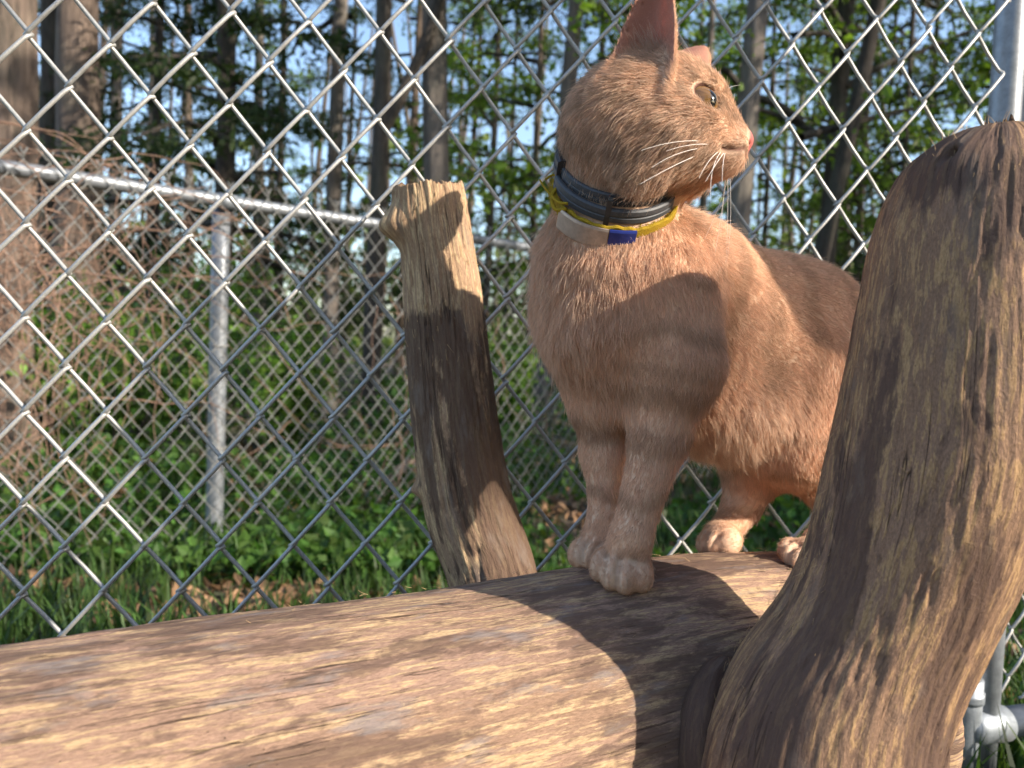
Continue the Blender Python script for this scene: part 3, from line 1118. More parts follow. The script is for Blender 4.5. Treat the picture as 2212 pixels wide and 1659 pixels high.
mb, at, fr = log_mesh(ctrl, 300, 240, 0.0020, 5.0, stain_shade=stub_shade, ref=(0, 1, 0), ragged=0.006)
P_, T_, a_, b_ = fr[0], fr[2], fr[3], fr[4]


def theta_of(fr, i, direction):
    return math.atan2(np.dot(direction, fr[4][i]), np.dot(direction, fr[3][i]))


left = nrm(np.array([-1, -0.35, 0]))
i_top = 270
tl = theta_of(fr, i_top, left)
i_kn = int(np.argmin(np.abs(P_[:, 2] - W(900, 1035, SD)[2])))
tk = theta_of(fr, i_kn, nrm(np.array([-1, -0.1, 0])))
i_bl = int(np.argmin(np.abs(P_[:, 2] - W(800, 478, SD)[2])))
tb = theta_of(fr, i_bl, left)
bumps = ((fr[5][i_bl], tb, 0.015, 0.012, 0.45), (fr[5][i_bl] + 0.02, tb, 0.003, 0.03, 0.7), (fr[5][i_kn], tk, 0.0085, 0.006, 0.22))
mb, at, fr = log_mesh(ctrl, 300, 240, 0.0020, 5.0, stain_shade=stub_shade, ref=(0, 1, 0), ragged=0.006, bumps=bumps)
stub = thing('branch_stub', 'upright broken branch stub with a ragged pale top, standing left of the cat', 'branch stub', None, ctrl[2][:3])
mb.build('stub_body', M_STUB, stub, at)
fm = MB()
fibres(fm, fr, 260, 0.006, 0.0003, fr[5][150], fr[5][-1], 0, 6.28, 0.5)
o = fm.build('splinter', M_FIBRE, stub)
o['kind'] = 'stuff'

# right stump close to the camera
D2 = 0.452
ctrl = [rowpx(1715, 2150, 310, D2), rowpx(1730, 1950, 300, D2), rowpx(1744, 1780, 264, D2), rowpx(1766, 1640, 244, D2), rowpx(1800, 1520, 228, D2), rowpx(1862, 1400, 206, D2), rowpx(1922, 1280, 202, D2), rowpx(1972, 1150, 210, D2),
        rowpx(2018, 1000, 218, D2), rowpx(2050, 850, 216, D2), rowpx(2082, 680, 212, D2), rowpx(2108, 540, 206, D2), rowpx(2130, 430, 184, D2), rowpx(2146, 362, 148, D2), rowpx(2156, 312, 104, D2), rowpx(2160, 284, 62, D2), rowpx(2160, 273, 24, D2)]


def stump_stain(S, TH, G):
    k = perlin(G * np.array([26, 26, 3.0]) + 6) + 0.5 * perlin(G * np.array([60, 60, 9.0]) + 3)
    return 0.30 * sm(k, 0.05, 0.5) - 0.06


mb, at, fr = log_mesh(ctrl, 520, 400, 0.0012, 9.0, stain_shade=stump_stain, ref=(0, 1, 0), twist=1.6)
to_cam = nrm(np.array([-0.95, -0.62, 0.2]))
i_h = int(np.argmin(np.abs(fr[0][:, 2] - W(2012, 385, D2)[2])))
thh = theta_of(fr, i_h, to_cam)
cl = nrm(np.array([-1, -0.5, 0]))
i_b = int(np.argmin(np.abs(fr[0][:, 2] - W(1560, 1590, D2)[2])))
bumps = ((fr[5][i_h], thh, -0.010, 0.0045, 0.06), (fr[5][i_h], thh, 0.004, 0.02, 0.3), (fr[5][i_b] - 0.01, theta_of(fr, i_b, cl), 0.008, 0.035, 0.6), (fr[5][i_h] - 0.16, theta_of(fr, i_h, nrm(np.array([0.1, -1, 0]))), 0.010, 0.13, 0.9))
s_h, t_h = fr[5][i_h], thh


def stump_stain2(S, TH, G):
    d = (TH - t_h + math.pi) % (2 * math.pi) - math.pi
    return stump_stain(S, TH, G) + 0.5 * np.exp(-((S - s_h) / 0.022) ** 2 - (d / 0.5) ** 2)


mb, at, fr = log_mesh(ctrl, 520, 400, 0.0012, 9.0, stain_shade=stump_stain2, ref=(0, 1, 0), twist=1.6, bumps=bumps)
stump = thing('tree_stump', 'tall worn brown stump with a rounded top, leaning at the right close up', 'stump', None, ctrl[0][:3])
mb.build('stump_body', M_STUMP, stump, at)
fm = MB()
fibres(fm, fr, 1500, 0.0052, 0.00018, fr[5][60], fr[5][-20], 0, 6.28, 0.55)
o = fm.build('splinter', M_FIBRE, stump)
o['kind'] = 'stuff'

# unseen trunk added at the right, shaped to shade the cat's back and mesh
hv = np.array([math.cos(SUN_AZ), math.sin(SUN_AZ), 0])
tsn = np.array(to_sun)
vv = np.cross(tsn, hv)
vv = vv if vv[2] > 0 else -vv
camv = np.array([0, 0, CAM_Z])
ctrl = []
for a_s, a_h, a_r, a_d in ((1.02, -1.0, 0.055, 0.62), (0.95, -0.35, 0.06, 0.66), (0.885, -0.06, 0.075, 0.69), (0.775, 0.085, 0.110, 0.70), (0.752, 0.25, 0.106, 0.72), (0.765, 0.6, 0.095, 0.75), (0.78, 1.1, 0.085, 0.8), (0.80, 1.7, 0.07, 0.85)):
    ctrl.append((*(camv + hv * a_s + vv * a_h + tsn * a_d), a_r))
mb, at, fr = log_mesh(ctrl, 120, 48, 0.003, 12.0, ref=(0, 1, 0.3))
ctrl = []  # second unseen bough, added to shade the lower left of the near mesh
for a_s, a_h, a_r, a_d in ((-0.55, -0.95, 0.06, 0.50), (-0.50, -0.4, 0.06, 0.50), (-0.40, -0.02, 0.06, 0.50), (-0.1, 0.09, 0.07, 0.50), (0.2, 0.10, 0.070, 0.50), (0.40, 0.103, 0.068, 0.50), (0.455, 0.105, 0.05, 0.50), (0.47, 0.106, 0.02, 0.50)):
    ctrl.append((*(camv + hv * a_s + vv * a_h + tsn * a_d), a_r))
mb2, at2, fr2 = log_mesh(ctrl, 120, 48, 0.003, 15.0, ref=(0, 1, 0.3))
tag(mb2.build('shade_bough', M_STUMP, None, at2), 'unseen bare bough added out of view to shade the lower left mesh', 'bough')
tag(mb.build('shade_trunk', M_STUMP, None, at), 'unseen bare trunk added at the right to shade the cat and the mesh', 'dead trunk')

# dark torn bark lip in the crevice between the log and the stump
lipc = []
for px, py, off, r_ in ((1580, 1432, 0.004, 0.004), (1556, 1446, 0.006, 0.008), (1530, 1490, 0.007, 0.010), (1512, 1550, 0.007, 0.011), (1506, 1620, 0.006, 0.011), (1512, 1710, 0.004, 0.010)):
    p = log_hit(px, py)
    lipc.append((*(p + nrm(np.array([0, 0, CAM_Z]) - p) * off), r_))
mb, at, fr = log_mesh(lipc, 80, 28, 0.0022, 21.0, ref=(0, 1, 0), stain_shade=lambda S, TH, G: 0.6 + 0 * S)
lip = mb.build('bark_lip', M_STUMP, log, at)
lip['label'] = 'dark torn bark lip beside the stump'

# fallen log beyond the far fence
pa, pb2 = W(770, 1135, 3.5), W(925, 1010, 3.7)
mb, at, fr = log_mesh([(*pa, 0.095), (*(pa * 0.5 + pb2 * 0.5), 0.10), (*pb2, 0.09)], 40, 24, 0.004, 3.0, ref=(0, 0, 1))
tag(mb.build('fallen_branch', M_STUB, None, at), 'short pale fallen branch in the weeds behind the broken branch stub', 'branch')

# ------------------------------------------------------------------ cat : signed distance sculpting
VOX = 0.0018


class Prim:
    __slots__ = ('f', 'lo', 'hi', 'k', 'op', 'flow', 'fur', 'tag')


PR = []


def cone(p0, r0, p1, r1, k=0.012, op='u', flow=None, fur=0.008, tg='body'):
    a, b = np.asarray(p0, float), np.asarray(p1, float)
    ab = b - a
    l2 = np.dot(ab, ab) + 1e-12
    q = Prim()

    def f(P):
        t_ = np.clip(((P - a) @ ab) / l2, 0, 1)
        c_ = P - a - t_[..., None] * ab
        return np.sqrt(np.einsum('...i,...i', c_, c_)) - (r0 + (r1 - r0) * t_)
    q.f = f
    m_ = max(r0, r1) + k + 0.012
    q.lo, q.hi = np.minimum(a, b) - m_, np.maximum(a, b) + m_
    q.k, q.op, q.fur, q.tag = k, op, fur, tg
    q.flow = nrm(ab) if flow is None else nrm(flow)
    PR.append(q)


def ell(c, r, ax=None, k=0.012, op='u', flow=(0, 0, -1), fur=0.008, tg='body'):
    c = np.asarray(c, float)
    r = np.asarray(r, float)
    A = np.eye(3) if ax is None else np.asarray(ax, float)
    q = Prim()

    def f(P):
        L = (P - c) @ A.T
        u1 = L / r
        u2 = L / (r * r)
        k0 = np.sqrt(np.einsum('...i,...i', u1, u1)) + 1e-9
        k1 = np.sqrt(np.einsum('...i,...i', u2, u2)) + 1e-9
        return k0 * (k0 - 1) / k1
    q.f = f
    m_ = r.max() + k + 0.012
    q.lo, q.hi = c - m_, c + m_
    q.k, q.op, q.fur, q.tag = k, op, fur, tg
    q.flow = nrm(flow)
    PR.append(q)


HD = 0.545                      # distance of the head's middle plane
m2 = lambda px, d: px * d / FPX


def frame(fwd, upv=(0, 0, 1)):
    f_ = nrm(fwd)
    l_ = nrm(np.cross(upv, f_))
    u_ = np.cross(f_, l_)
    return np.stack([f_, l_, u_])


# body axis: from rump to chest
chest, ribs, loin, hip = W(1325, 640, 0.592), W(1475, 705, 0.645), W(1600, 745, 0.69), W(1715, 745, 0.725)
BF = frame(chest - hip)
fb = -BF[0]
dn = np.array([0, 0, -1.0])
ell(chest, (0.060, 0.050, 0.066), BF, 0.03, flow=dn * 1.0 + fb * 0.25, fur=0.013, tg='chest')
ell(W(1305, 570, 0.580), (0.040, 0.043, 0.044), BF, 0.02, flow=dn + 0 * fb, fur=0.013, tg='chest')
ell(ribs, (0.075, 0.058, 0.078), BF, 0.04, flow=fb + dn * 0.55, fur=0.0065)
ell(loin, (0.085, 0.062, 0.083), BF, 0.04, flow=fb + dn * 0.45, fur=0.0065)
ell(hip, (0.075, 0.060, 0.071), BF, 0.04, flow=fb + dn * 0.6, fur=0.0065)
ell(W(1580, 890, 0.675), (0.07, 0.05, 0.034), BF, 0.04, flow=fb * 0.5 + dn, fur=0.016, tg='belly')
ell(W(1470, 560, 0.61), (0.05, 0.035, 0.03), BF, 0.04, flow=fb, fur=0.008)
# neck
cone(W(1345, 300, 0.552), 0.035, W(1318, 415, 0.562), 0.031, 0.016, flow=dn, fur=0.007, tg='neck')
cone(W(1318, 415, 0.562), 0.031, W(1310, 545, 0.578), 0.045, 0.016, flow=dn, fur=0.010, tg='neck')
# near front leg
sh_n = W(1432, 660, 0.568)
ell(sh_n, (0.036, 0.030, 0.050), BF, 0.03, flow=dn + fb * 0.15, fur=0.007, tg='leg')
el_n, wr_n = W(1440, 880, 0.560), W(1362, 1165, 0.533)
cone(sh_n, 0.034, W(1452, 790, 0.562), 0.033, 0.02, fur=0.007, tg='leg')
cone(W(1452, 790, 0.562), 0.031, W(1425, 940, 0.555), 0.0190, 0.02, fur=0.0075, tg='leg')
cone(W(1425, 940, 0.555), 0.0188, wr_n, 0.0122, 0.012, fur=0.0060, tg='leg')
pw_n = log_hit(1334, 1281) + nrm(np.array([0.30, 0.95, 0])) * 0.016
print('paw n', dep(pw_n))
# far front leg
sh_f = W(1262, 700, 0.612)
cone(sh_f, 0.034, W(1288, 860, 0.600), 0.021, 0.025, fur=0.007, tg='leg')
cone(W(1288, 860, 0.600), 0.0185, W(1302, 980, 0.592), 0.0142, 0.015, fur=0.0068, tg='leg')
wr_f = W(1308, 1135, 0.576)
cone(W(1302, 980, 0.592), 0.0142, wr_f, 0.0102, 0.012, fur=0.0056, tg='leg')
pw_f = log_hit(1270, 1224) + nrm(np.array([0.62, 0.78, 0])) * 0.012
print('paw f', dep(pw_f))
# chest fur tuft between the legs
cone(W(1330, 720, 0.578), 0.036, W(1352, 850, 0.582), 0.014, 0.03, flow=dn, fur=0.012, tg='chest')
# hind legs
th_n = W(1742, 830, 0.700)
cone(hip - BF[1] * -0.0, 0.06, th_n, 0.055, 0.04, flow=dn + fb * 0.2, fur=0.008)
kn_n = W(1722, 965, 0.668)
cone(th_n, 0.05, kn_n, 0.030, 0.03, flow=dn, fur=0.008, tg='leg')
hk_n = W(1812, 1105, 0.715)
cone(kn_n, 0.027, hk_n, 0.0135, 0.02, fur=0.0075, tg='leg')
pw_hn = log_hit(1712, 1228) + nrm(np.array([0.8, 0.6, 0])) * 0.016
print('paw hn', dep(pw_hn))
cone(hk_n, 0.0135, pw_hn, 0.013, 0.012, fur=0.0060, tg='leg')
th_f = W(1650, 880, 0.735)
cone(W(1690, 780, 0.75), 0.05, th_f, 0.042, 0.04, flow=dn, fur=0.008)
hk_f = W(1602, 1095, 0.712)
cone(th_f, 0.04, W(1628, 1010, 0.715), 0.024, 0.03, flow=dn, fur=0.007, tg='leg')
cone(W(1628, 1010, 0.715), 0.0195, hk_f, 0.0145, 0.02, fur=0.0065, tg='leg')
pw_hf = log_hit(1535, 1194) + nrm(np.array([0.8, 0.6, 0])) * 0.012
print('paw hf', dep(pw_hf))
cone(hk_f, 0.0145, W(1556, 1162, 0.684), 0.0125, 0.012, fur=0.0060, tg='leg')
# tail hanging behind the stump
tp = [W(1830, 700, 0.755), W(1890, 800, 0.775), W(1920, 930, 0.78), W(1930, 1080, 0.765)]
for a_1, b_1, r1, r2 in zip(tp[:-1], tp[1:], (0.018, 0.015, 0.0135), (0.015, 0.0135, 0.010)):
    cone(a_1, r1, b_1, r2, 0.015, fur=0.008, tg='tail')


CREASE = []


def paw(c, fwd, s=1.0):
    """four toes in front of a low pad"""
    f_ = nrm(np.array([fwd[0], fwd[1], 0]))
    l_ = np.cross([0, 0, 1], f_)
    z = np.array([0, 0, 1.0])
    gz = log_top(c)
    base = np.array([c[0], c[1], gz])
    rr_ = 0.0112 * s
    ell(base + z * rr_ * 0.95 - f_ * 0.004 * s, (0.014 * s, 0.0150 * s, rr_), np.stack([f_, l_, z]), 0.008, flow=f_, fur=0.0032, tg='paw')
    for q, (lo_, fo_) in enumerate(((-1.50, 0.003), (-0.52, 0.0105), (0.50, 0.0105), (1.44, 0.003))):
        tc = base + l_ * lo_ * 0.0084 * s + f_ * fo_ * s
        tc[2] = log_top(tc) + 0.0088 * s
        ell(tc, (0.0112 * s, 0.0066 * s, 0.0096 * s), np.stack([f_, l_, z]), 0.0018, flow=f_, fur=0.0026, tg='paw')
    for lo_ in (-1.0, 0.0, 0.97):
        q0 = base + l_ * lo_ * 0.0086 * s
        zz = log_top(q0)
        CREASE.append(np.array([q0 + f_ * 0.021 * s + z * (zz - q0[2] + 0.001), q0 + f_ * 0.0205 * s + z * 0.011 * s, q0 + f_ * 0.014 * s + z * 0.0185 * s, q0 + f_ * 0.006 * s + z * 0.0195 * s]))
    return base


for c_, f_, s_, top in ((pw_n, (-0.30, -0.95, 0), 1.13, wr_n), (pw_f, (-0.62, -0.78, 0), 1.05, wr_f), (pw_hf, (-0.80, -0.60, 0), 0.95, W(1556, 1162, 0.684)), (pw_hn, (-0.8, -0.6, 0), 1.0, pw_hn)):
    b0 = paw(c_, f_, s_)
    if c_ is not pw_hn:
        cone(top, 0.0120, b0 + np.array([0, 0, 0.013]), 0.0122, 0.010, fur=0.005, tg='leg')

# head, built on its own frame
YAW, HROLL, HPIT = math.radians(14), math.radians(10), math.radians(0)
Hf = np.array([math.cos(YAW), -math.sin(YAW), 0.0])
HA = frame(Hf)                       # rows: forward, left (far side), up
rl = Matrix.Rotation(-HROLL, 3, Vector(HA[0]))
HA = np.stack([HA[0], np.array(rl @ Vector(HA[1])), np.array(rl @ Vector(HA[2]))])
if np.dot(HA[1], [0, 1, 0]) < 0:
    HA[1] *= -1
HO = W(1420, 240, HD)
SCR = np.stack([RMN[:, 0], RMN[:, 1]])     # screen right and up as world vectors
HS = HD / FPX


def hp(px, py, lat=0.0):
    """point of the head: profile pixel on the middle plane, lat metres to the far side"""
    la = -abs(lat)
    c0 = np.array([0, 0, CAM_Z])
    dr = W(px, py, 1.0) - c0
    tt_ = (la - np.dot(c0 - HO, HA[1])) / np.dot(dr, HA[1])
    q = c0 + dr * tt_
    return q if lat <= 0 else q + HA[1] * (2 * lat)


bk = -HA[0]
ell(hp(1400, 236), (0.0455, 0.038, 0.036), HA, 0.02, flow=bk - HA[2] * 0.2, fur=0.007, tg='head')      # skull
ell(hp(1463, 218), (0.0265, 0.026, 0.0195), HA, 0.018, flow=bk, fur=0.0048, tg='face')            # brow
ell(hp(1328, 285), (0.031, 0.034, 0.030), HA, 0.025, flow=dn + bk, fur=0.008, tg='head')        # nape and jowl
for s_ in (-1, 1):
    ell(hp(1436, 298, s_ * 0.019), (0.036, 0.025, 0.027), HA, 0.018, flow=bk - HA[2] * 0.5, fur=0.009, tg='head')   # cheek
    ell(hp(1567, 318, s_ * 0.0080), (0.0145, 0.0108, 0.0100), HA, 0.008, flow=bk + HA[1] * s_ * 0.5, fur=0.0036, tg='muzzle')
    ell(hp(1392, 322, s_ * 0.026), (0.026, 0.013, 0.027), HA, 0.007, flow=bk * 0.6 - HA[2], fur=0.012, tg='head')
    ell(hp(1500, 278, s_ * 0.016), (0.020, 0.015, 0.016), HA, 0.014, flow=bk, fur=0.005, tg='face')
cone(hp(1528, 216), 0.0120, hp(1590, 292), 0.0080, 0.012, flow=bk + HA[2] * 0.3, fur=0.0034, tg='face')   # nose bridge
ell(hp(1603, 304), (0.0070, 0.0068, 0.0062), HA, 0.005, flow=bk, fur=0.0, tg='nose')
ell(hp(1555, 349), (0.0150, 0.0095, 0.0070), HA, 0.004, flow=bk - HA[2] * 0.7, fur=0.0045, tg='chin')
ell(hp(1490, 345), (0.028, 0.018, 0.0125), HA, 0.012, flow=bk - HA[2] * 0.8, fur=0.007, tg='chin')
for s_ in (-1, 1):
    cone(hp(1616, 309, s_ * 0.0035), 0.0012, hp(1609, 311, s_ * 0.0065), 0.0014, 0.002, op='s', tg='nostril')
# eye sockets
EYE_R = 0.0124
eyes = {}
for s_ in (-1, 1):
    e = hp(1505, 231, s_ * 0.0195)
    eyes[s_] = e
    ell(e + HA[1] * s_ * 0.004 + HA[0] * 0.0055, (0.0108, 0.0104, 0.0142), HA, 0.003, op='s', tg='socket')
    # brow ridge and lower lid
    cone(hp(1478, 190, s_ * 0.0245), 0.0032, hp(1528, 186, s_ * 0.0180), 0.0032, 0.008, flow=bk, fur=0.0034, tg='face')
    cone(hp(1488, 266, s_ * 0.0245), 0.0026, hp(1530, 270, s_ * 0.0165), 0.0024, 0.006, flow=bk, fur=0.0034, tg='face')


# ears: cupped sheets
def ear(base, tip, wdir, opening, hw, depth, thick=0.0023):
    base, tip = np.asarray(base, float), np.asarray(tip, float)
    L = np.linalg.norm(tip - base)
    ax = (tip - base) / L
    w_ = nrm(wdir - ax * np.dot(wdir, ax))
    o_ = np.cross(ax, w_)
    if np.dot(o_, opening) < 0:
        o_ = -o_
    q = Prim()

    def f(P):
        v = (P - base) @ ax / L
        s = (P - base) @ w_
        y = (P - base) @ o_
        vc = np.clip(v, -0.3, 1.0)
        h = hw * np.sqrt(np.clip(1 - vc ** 1.7 if False else 1 - np.sign(vc) * np.abs(vc) ** 1.55, 0.0, 1.3)) + 0.0012
        yc = depth * (np.abs(s / h) ** 1.8) * (1 - 0.5 * np.clip(vc, 0, 1)) - depth * 0.85 * (1 - 0.6 * np.clip(vc, 0, 1))
        d1 = (np.abs(y - yc) - thick) * 0.75
        d2 = (np.abs(s) - h) * 0.9
        d3 = (v - 1.0) * L
        d4 = (-0.25 - v) * L
        return np.maximum(np.maximum(d1, d2), np.maximum(d3, d4))
    q.f = f
    m_ = 0.045
    q.lo, q.hi = np.minimum(base, tip) - m_, np.maximum(base, tip) + m_
    q.k, q.op, q.fur, q.tag = 0.006, 'u', 0.0034, 'ear'
    q.flow = ax
    PR.append(q)
    return base, ax, w_, o_, L


EARN = ear(hp(1384, 170, -0.031), hp(1424, -48, -0.036), HA[0] * 1.0 + HA[1] * -0.25, HA[0] * 0.35 - HA[1] * 1.0, 0.0212, 0.022)
EARF = ear(W(1448, 182, 0.583), W(1524, 108, 0.592), HA[0] * 1.0 + HA[1] * 0.2, HA[0] * 0.5 + HA[1] * 1.0, 0.0190, 0.012)

lo = np.min([q.lo for q in PR], 0)
hi = np.max([q.hi for q in PR], 0)
dims = np.ceil((hi - lo) / VOX).astype(int) + 1
F = np.full(dims, 0.05, np.float32)
AX = [lo[i] + np.arange(dims[i]) * VOX for i in range(3)]
for q in PR:
    i0 = np.clip(np.floor((q.lo - lo) / VOX).astype(int), 0, dims - 1)
    i1 = np.clip(np.ceil((q.hi - lo) / VOX).astype(int) + 1, 1, dims)
    sl = tuple(slice(a, b) for a, b in zip(i0, i1))
    P = np.stack(np.meshgrid(*[AX[i][sl[i]] for i in range(3)], indexing='ij'), -1)
    d = q.f(P).astype(np.float32)
    A = F[sl]
    if q.op == 's':
        d = -d
        h = np.maximum(q.k - np.abs(A - d), 0) / q.k
        F[sl] = np.maximum(A, d) + h * h * q.k * 0.25
    else:
        h = np.maximum(q.k - np.abs(A - d), 0) / q.k
        F[sl] = np.minimum(A, d) - h * h * q.k * 0.25


def surface_nets(F, lo, h):
    S = F < 0
    nx, ny, nz = F.shape
    cs = np.zeros((nx - 1, ny - 1, nz - 1), np.int8)
    offs = [(a, b, c) for a in (0, 1) for b in (0, 1) for c in (0, 1)]
    for a, b, c in offs:
        cs += S[a:nx - 1 + a, b:ny - 1 + b, c:nz - 1 + c]
    mask = (cs > 0) & (cs < 8)
    idx = np.argwhere(mask)
    num = np.full(mask.shape, -1, np.int64)
    num[mask] = np.arange(len(idx))
    acc = np.zeros((len(idx), 3))
    cn = np.zeros(len(idx))
    for o0 in offs:
        for ax in range(3):
            if o0[ax] == 1:
                continue
            o1 = list(o0)
            o1[ax] = 1
            f0 = F[idx[:, 0] + o0[0], idx[:, 1] + o0[1], idx[:, 2] + o0[2]]
            f1 = F[idx[:, 0] + o1[0], idx[:, 1] + o1[1], idx[:, 2] + o1[2]]
            cr = (f0 < 0) != (f1 < 0)
            t_ = np.where(cr, f0 / np.where(cr, f0 - f1, 1), 0)
            p = np.array(o0, float)[None] + 0
            p = np.repeat(p, len(idx), 0)
            p[:, ax] += t_
            acc += p * cr[:, None]
            cn += cr
    V = lo + (idx + acc / cn[:, None]) * h
    faces = []
    for ax in range(3):
        sl0 = [slice(None)] * 3
        sl1 = [slice(None)] * 3
        sl0[ax] = slice(0, -1)
        sl1[ax] = slice(1, None)
        ch = S[tuple(sl0)] != S[tuple(sl1)]
        e = np.argwhere(ch)
        b_, c_ = [(1, 2), (2, 0), (0, 1)][ax]
        e = e[(e[:, b_] > 0) & (e[:, c_] > 0) & (e[:, b_] < F.shape[b_] - 1) & (e[:, c_] < F.shape[c_] - 1)]
        ins = S[tuple(sl0)][e[:, 0], e[:, 1], e[:, 2]]
        q = []
        for db, dc in ((-1, -1), (0, -1), (0, 0), (-1, 0)):
            cidx = e.copy()
            cidx[:, b_] += db
            cidx[:, c_] += dc
            q.append(num[cidx[:, 0], cidx[:, 1], cidx[:, 2]])
        q = np.stack(q, -1)
        q[~ins] = q[~ins][:, ::-1]
        faces.append(q)
    return V, np.concatenate(faces)


CV, CF = surface_nets(F, lo, VOX)
ok = (CF >= 0).all(1)
CF = CF[ok]
# light smoothing
for it in range(2):
    acc = np.zeros_like(CV)
    cnt = np.zeros(len(CV))
    for a in range(4):
        for b_ in (CF[:, (a + 1) % 4],):
            np.add.at(acc, CF[:, a], CV[b_])
            np.add.at(cnt, CF[:, a], 1)
            np.add.at(acc, b_, CV[CF[:, a]])
            np.add.at(cnt, b_, 1)
    CV = CV * 0.5 + acc / np.maximum(cnt, 1)[:, None] * 0.5
fn = np.cross(CV[CF[:, 2]] - CV[CF[:, 0]], CV[CF[:, 3]] - CV[CF[:, 1]])
CN = np.zeros_like(CV)
for a in range(4):
    np.add.at(CN, CF[:, a], fn)
CN = nrm(CN)



def seg_dist(P, line):
    d = np.full(len(P), 9.0)
    for a_0, b_0 in zip(line[:-1], line[1:]):
        ab = b_0 - a_0
        t_ = np.clip(((P - a_0) @ ab) / (ab @ ab), 0, 1)
        d = np.minimum(d, np.linalg.norm(P - a_0 - t_[:, None] * ab, axis=1))
    return d


em = sum(np.exp(-np.clip(q.f(CV), 0, 0.2) / 0.003) for q in PR if q.tag == 'ear')
em = (em > 0.5)
for it in range(4):
    acc = np.zeros_like(CV)
    cnt = np.zeros(len(CV))
    fe = CF[em[CF].any(1)]
    for a in range(4):
        b_ = fe[:, (a + 1) % 4]
        np.add.at(acc, fe[:, a], CV[b_])
        np.add.at(cnt, fe[:, a], 1)
        np.add.at(acc, b_, CV[fe[:, a]])
        np.add.at(cnt, b_, 1)
    up_ = em & (cnt > 0)
    CV[up_] = CV[up_] * 0.5 + acc[up_] / cnt[up_][:, None] * 0.5
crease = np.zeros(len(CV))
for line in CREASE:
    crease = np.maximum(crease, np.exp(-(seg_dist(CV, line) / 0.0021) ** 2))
ml2 = [hp(*q) for q in ((1608, 336), (1596, 344), (1572, 347), (1540, 350), (1516, 355), (1504, 362))]
mp = np.array([[(q - HO) @ HA[0], (q - HO) @ HA[2], 0] for q in ml2])
prof = np.stack([(CV - HO) @ HA[0], (CV - HO) @ HA[2], np.zeros(len(CV))], -1)
mline = np.exp(-(seg_dist(prof, mp) / 0.0017) ** 2) * (np.abs((CV - HO) @ HA[1]) < 0.022)
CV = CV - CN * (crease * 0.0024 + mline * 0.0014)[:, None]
# per-vertex flow, fur length and region weights
flow = np.zeros_like(CV)
furl = np.zeros(len(CV))
wsum = np.zeros(len(CV))
reg = {}
for q in PR:
    if q.op == 's':
        continue
    w = np.exp(-np.clip(q.f(CV), 0, 0.2) / 0.006) + 1e-9
    flow += w[:, None] * q.flow
    furl += w * q.fur
    wsum += w
    reg[q.tag] = reg.get(q.tag, 0) + w
flow = nrm(flow)
furl /= wsum
for k_ in reg:
    reg[k_] = reg[k_] / wsum
zero = np.zeros(len(CV))
R_ = lambda k_: reg.get(k_, zero)

# colours of the coat (albedo)
base = np.array([0.82, 0.55, 0.375])
pale = np.array([0.90, 0.70, 0.54])
deep = np.array([0.44, 0.245, 0.14])
col = np.tile(base, (len(CV), 1))


def blend(c, w):
    global col
    w = np.clip(w, 0, 1)[:, None]
    col = col * (1 - w) + np.asarray(c) * w


xb = (CV - hip) @ (chest - hip) / np.dot(chest - hip, chest - hip)
n1_ = fbm(CV * 22, 3)
stripe = sm(np.sin(xb * 30 + 2.0 * n1_ + (CV[:, 2] - 0.8) * 8), 0.25, 0.95)
body = R_('body')
blend(deep, 0.38 * stripe * body)
blend(pale, 0.55 * R_('belly') + 0.30 * R_('chin') + 0.45 * R_('muzzle') + 0.15 * R_('chest') + 0.45 * R_('paw'))
lg = R_('leg')
band = sm(np.sin(CV[:, 2] * 165 + 1.2 + 3 * n1_), 0.45, 0.95)
blend(deep, 0.5 * band * lg)
blend(deep, 0.25 * sm(n1_, 0.1, 0.5))
for (bx, by, bd, bw_, bs) in ((1297, 925, 0.597, 0.0075, 0.75), (1270, 800, 0.606, 0.006, 0.4), (1440, 868, 0.545, 0.005, 0.5), (1455, 800, 0.545, 0.005, 0.45), (1420, 940, 0.54, 0.005, 0.35)):
    bp = W(bx, by, bd)
    blend(deep, bs * np.exp(-(((CV - bp) @ np.array([0.1, 0, 1.0]) + 0.004 * n1_) / bw_) ** 2) * np.exp(-(np.linalg.norm(CV - bp, axis=1) / 0.045) ** 4))
blend((0.60, 0.43, 0.30), 0.35 * R_('face'))
# cheek stripes
hx = (CV - HO) @ HA[0]
hz = (CV - HO) @ HA[2]
cst = sm(np.sin((hz + 0.5 * hx) * 330 + 3 * n1_), 0.5, 1.0) * R_('head') * sm(-hx, -0.02, 0.02)
blend(deep, 0.3 * cst)
nose = np.exp(-(np.linalg.norm(CV - hp(1613, 303), axis=1) / 0.0075) ** 4)
nose = np.clip(np.maximum(sm(R_('nose'), 0.25, 0.55), 0), 0, 1)
nose = sm(0.0088 - np.linalg.norm((CV - hp(1612, 306)) @ np.stack([HA[0], HA[1] * 1.15, HA[2]]).T, axis=1), 0, 0.0015)
blend((0.60, 0.17, 0.15), nose)
for s_ in (-1, 1):
    blend((0.18, 0.07, 0.05), 0.85 * np.exp(-(np.linalg.norm(CV - hp(1540, 244, s_ * 0.0125), axis=1) / 0.004) ** 2))
earin = zero.copy()
for (eb, ax, w_, o_, L) in (EARN, EARF):
    v = (CV - eb) @ ax / L
    facing = CN @ o_
    inside = sm(facing, 0.1, 0.5) * sm(R_('ear'), 0.4, 0.8) * sm(v, -0.2, 0.0)
    earin = np.maximum(earin, inside)
    blend((0.62, 0.31, 0.23), 0.9 * inside)
for s_ in (-1, 1):
    de = np.linalg.norm(CV - eyes[s_], axis=1)
    blend((0.14, 0.06, 0.045), 0.97 * sm(0.0162 - de, 0.0, 0.0014))
blend((0.26, 0.11, 0.085), 0.85 * mline)
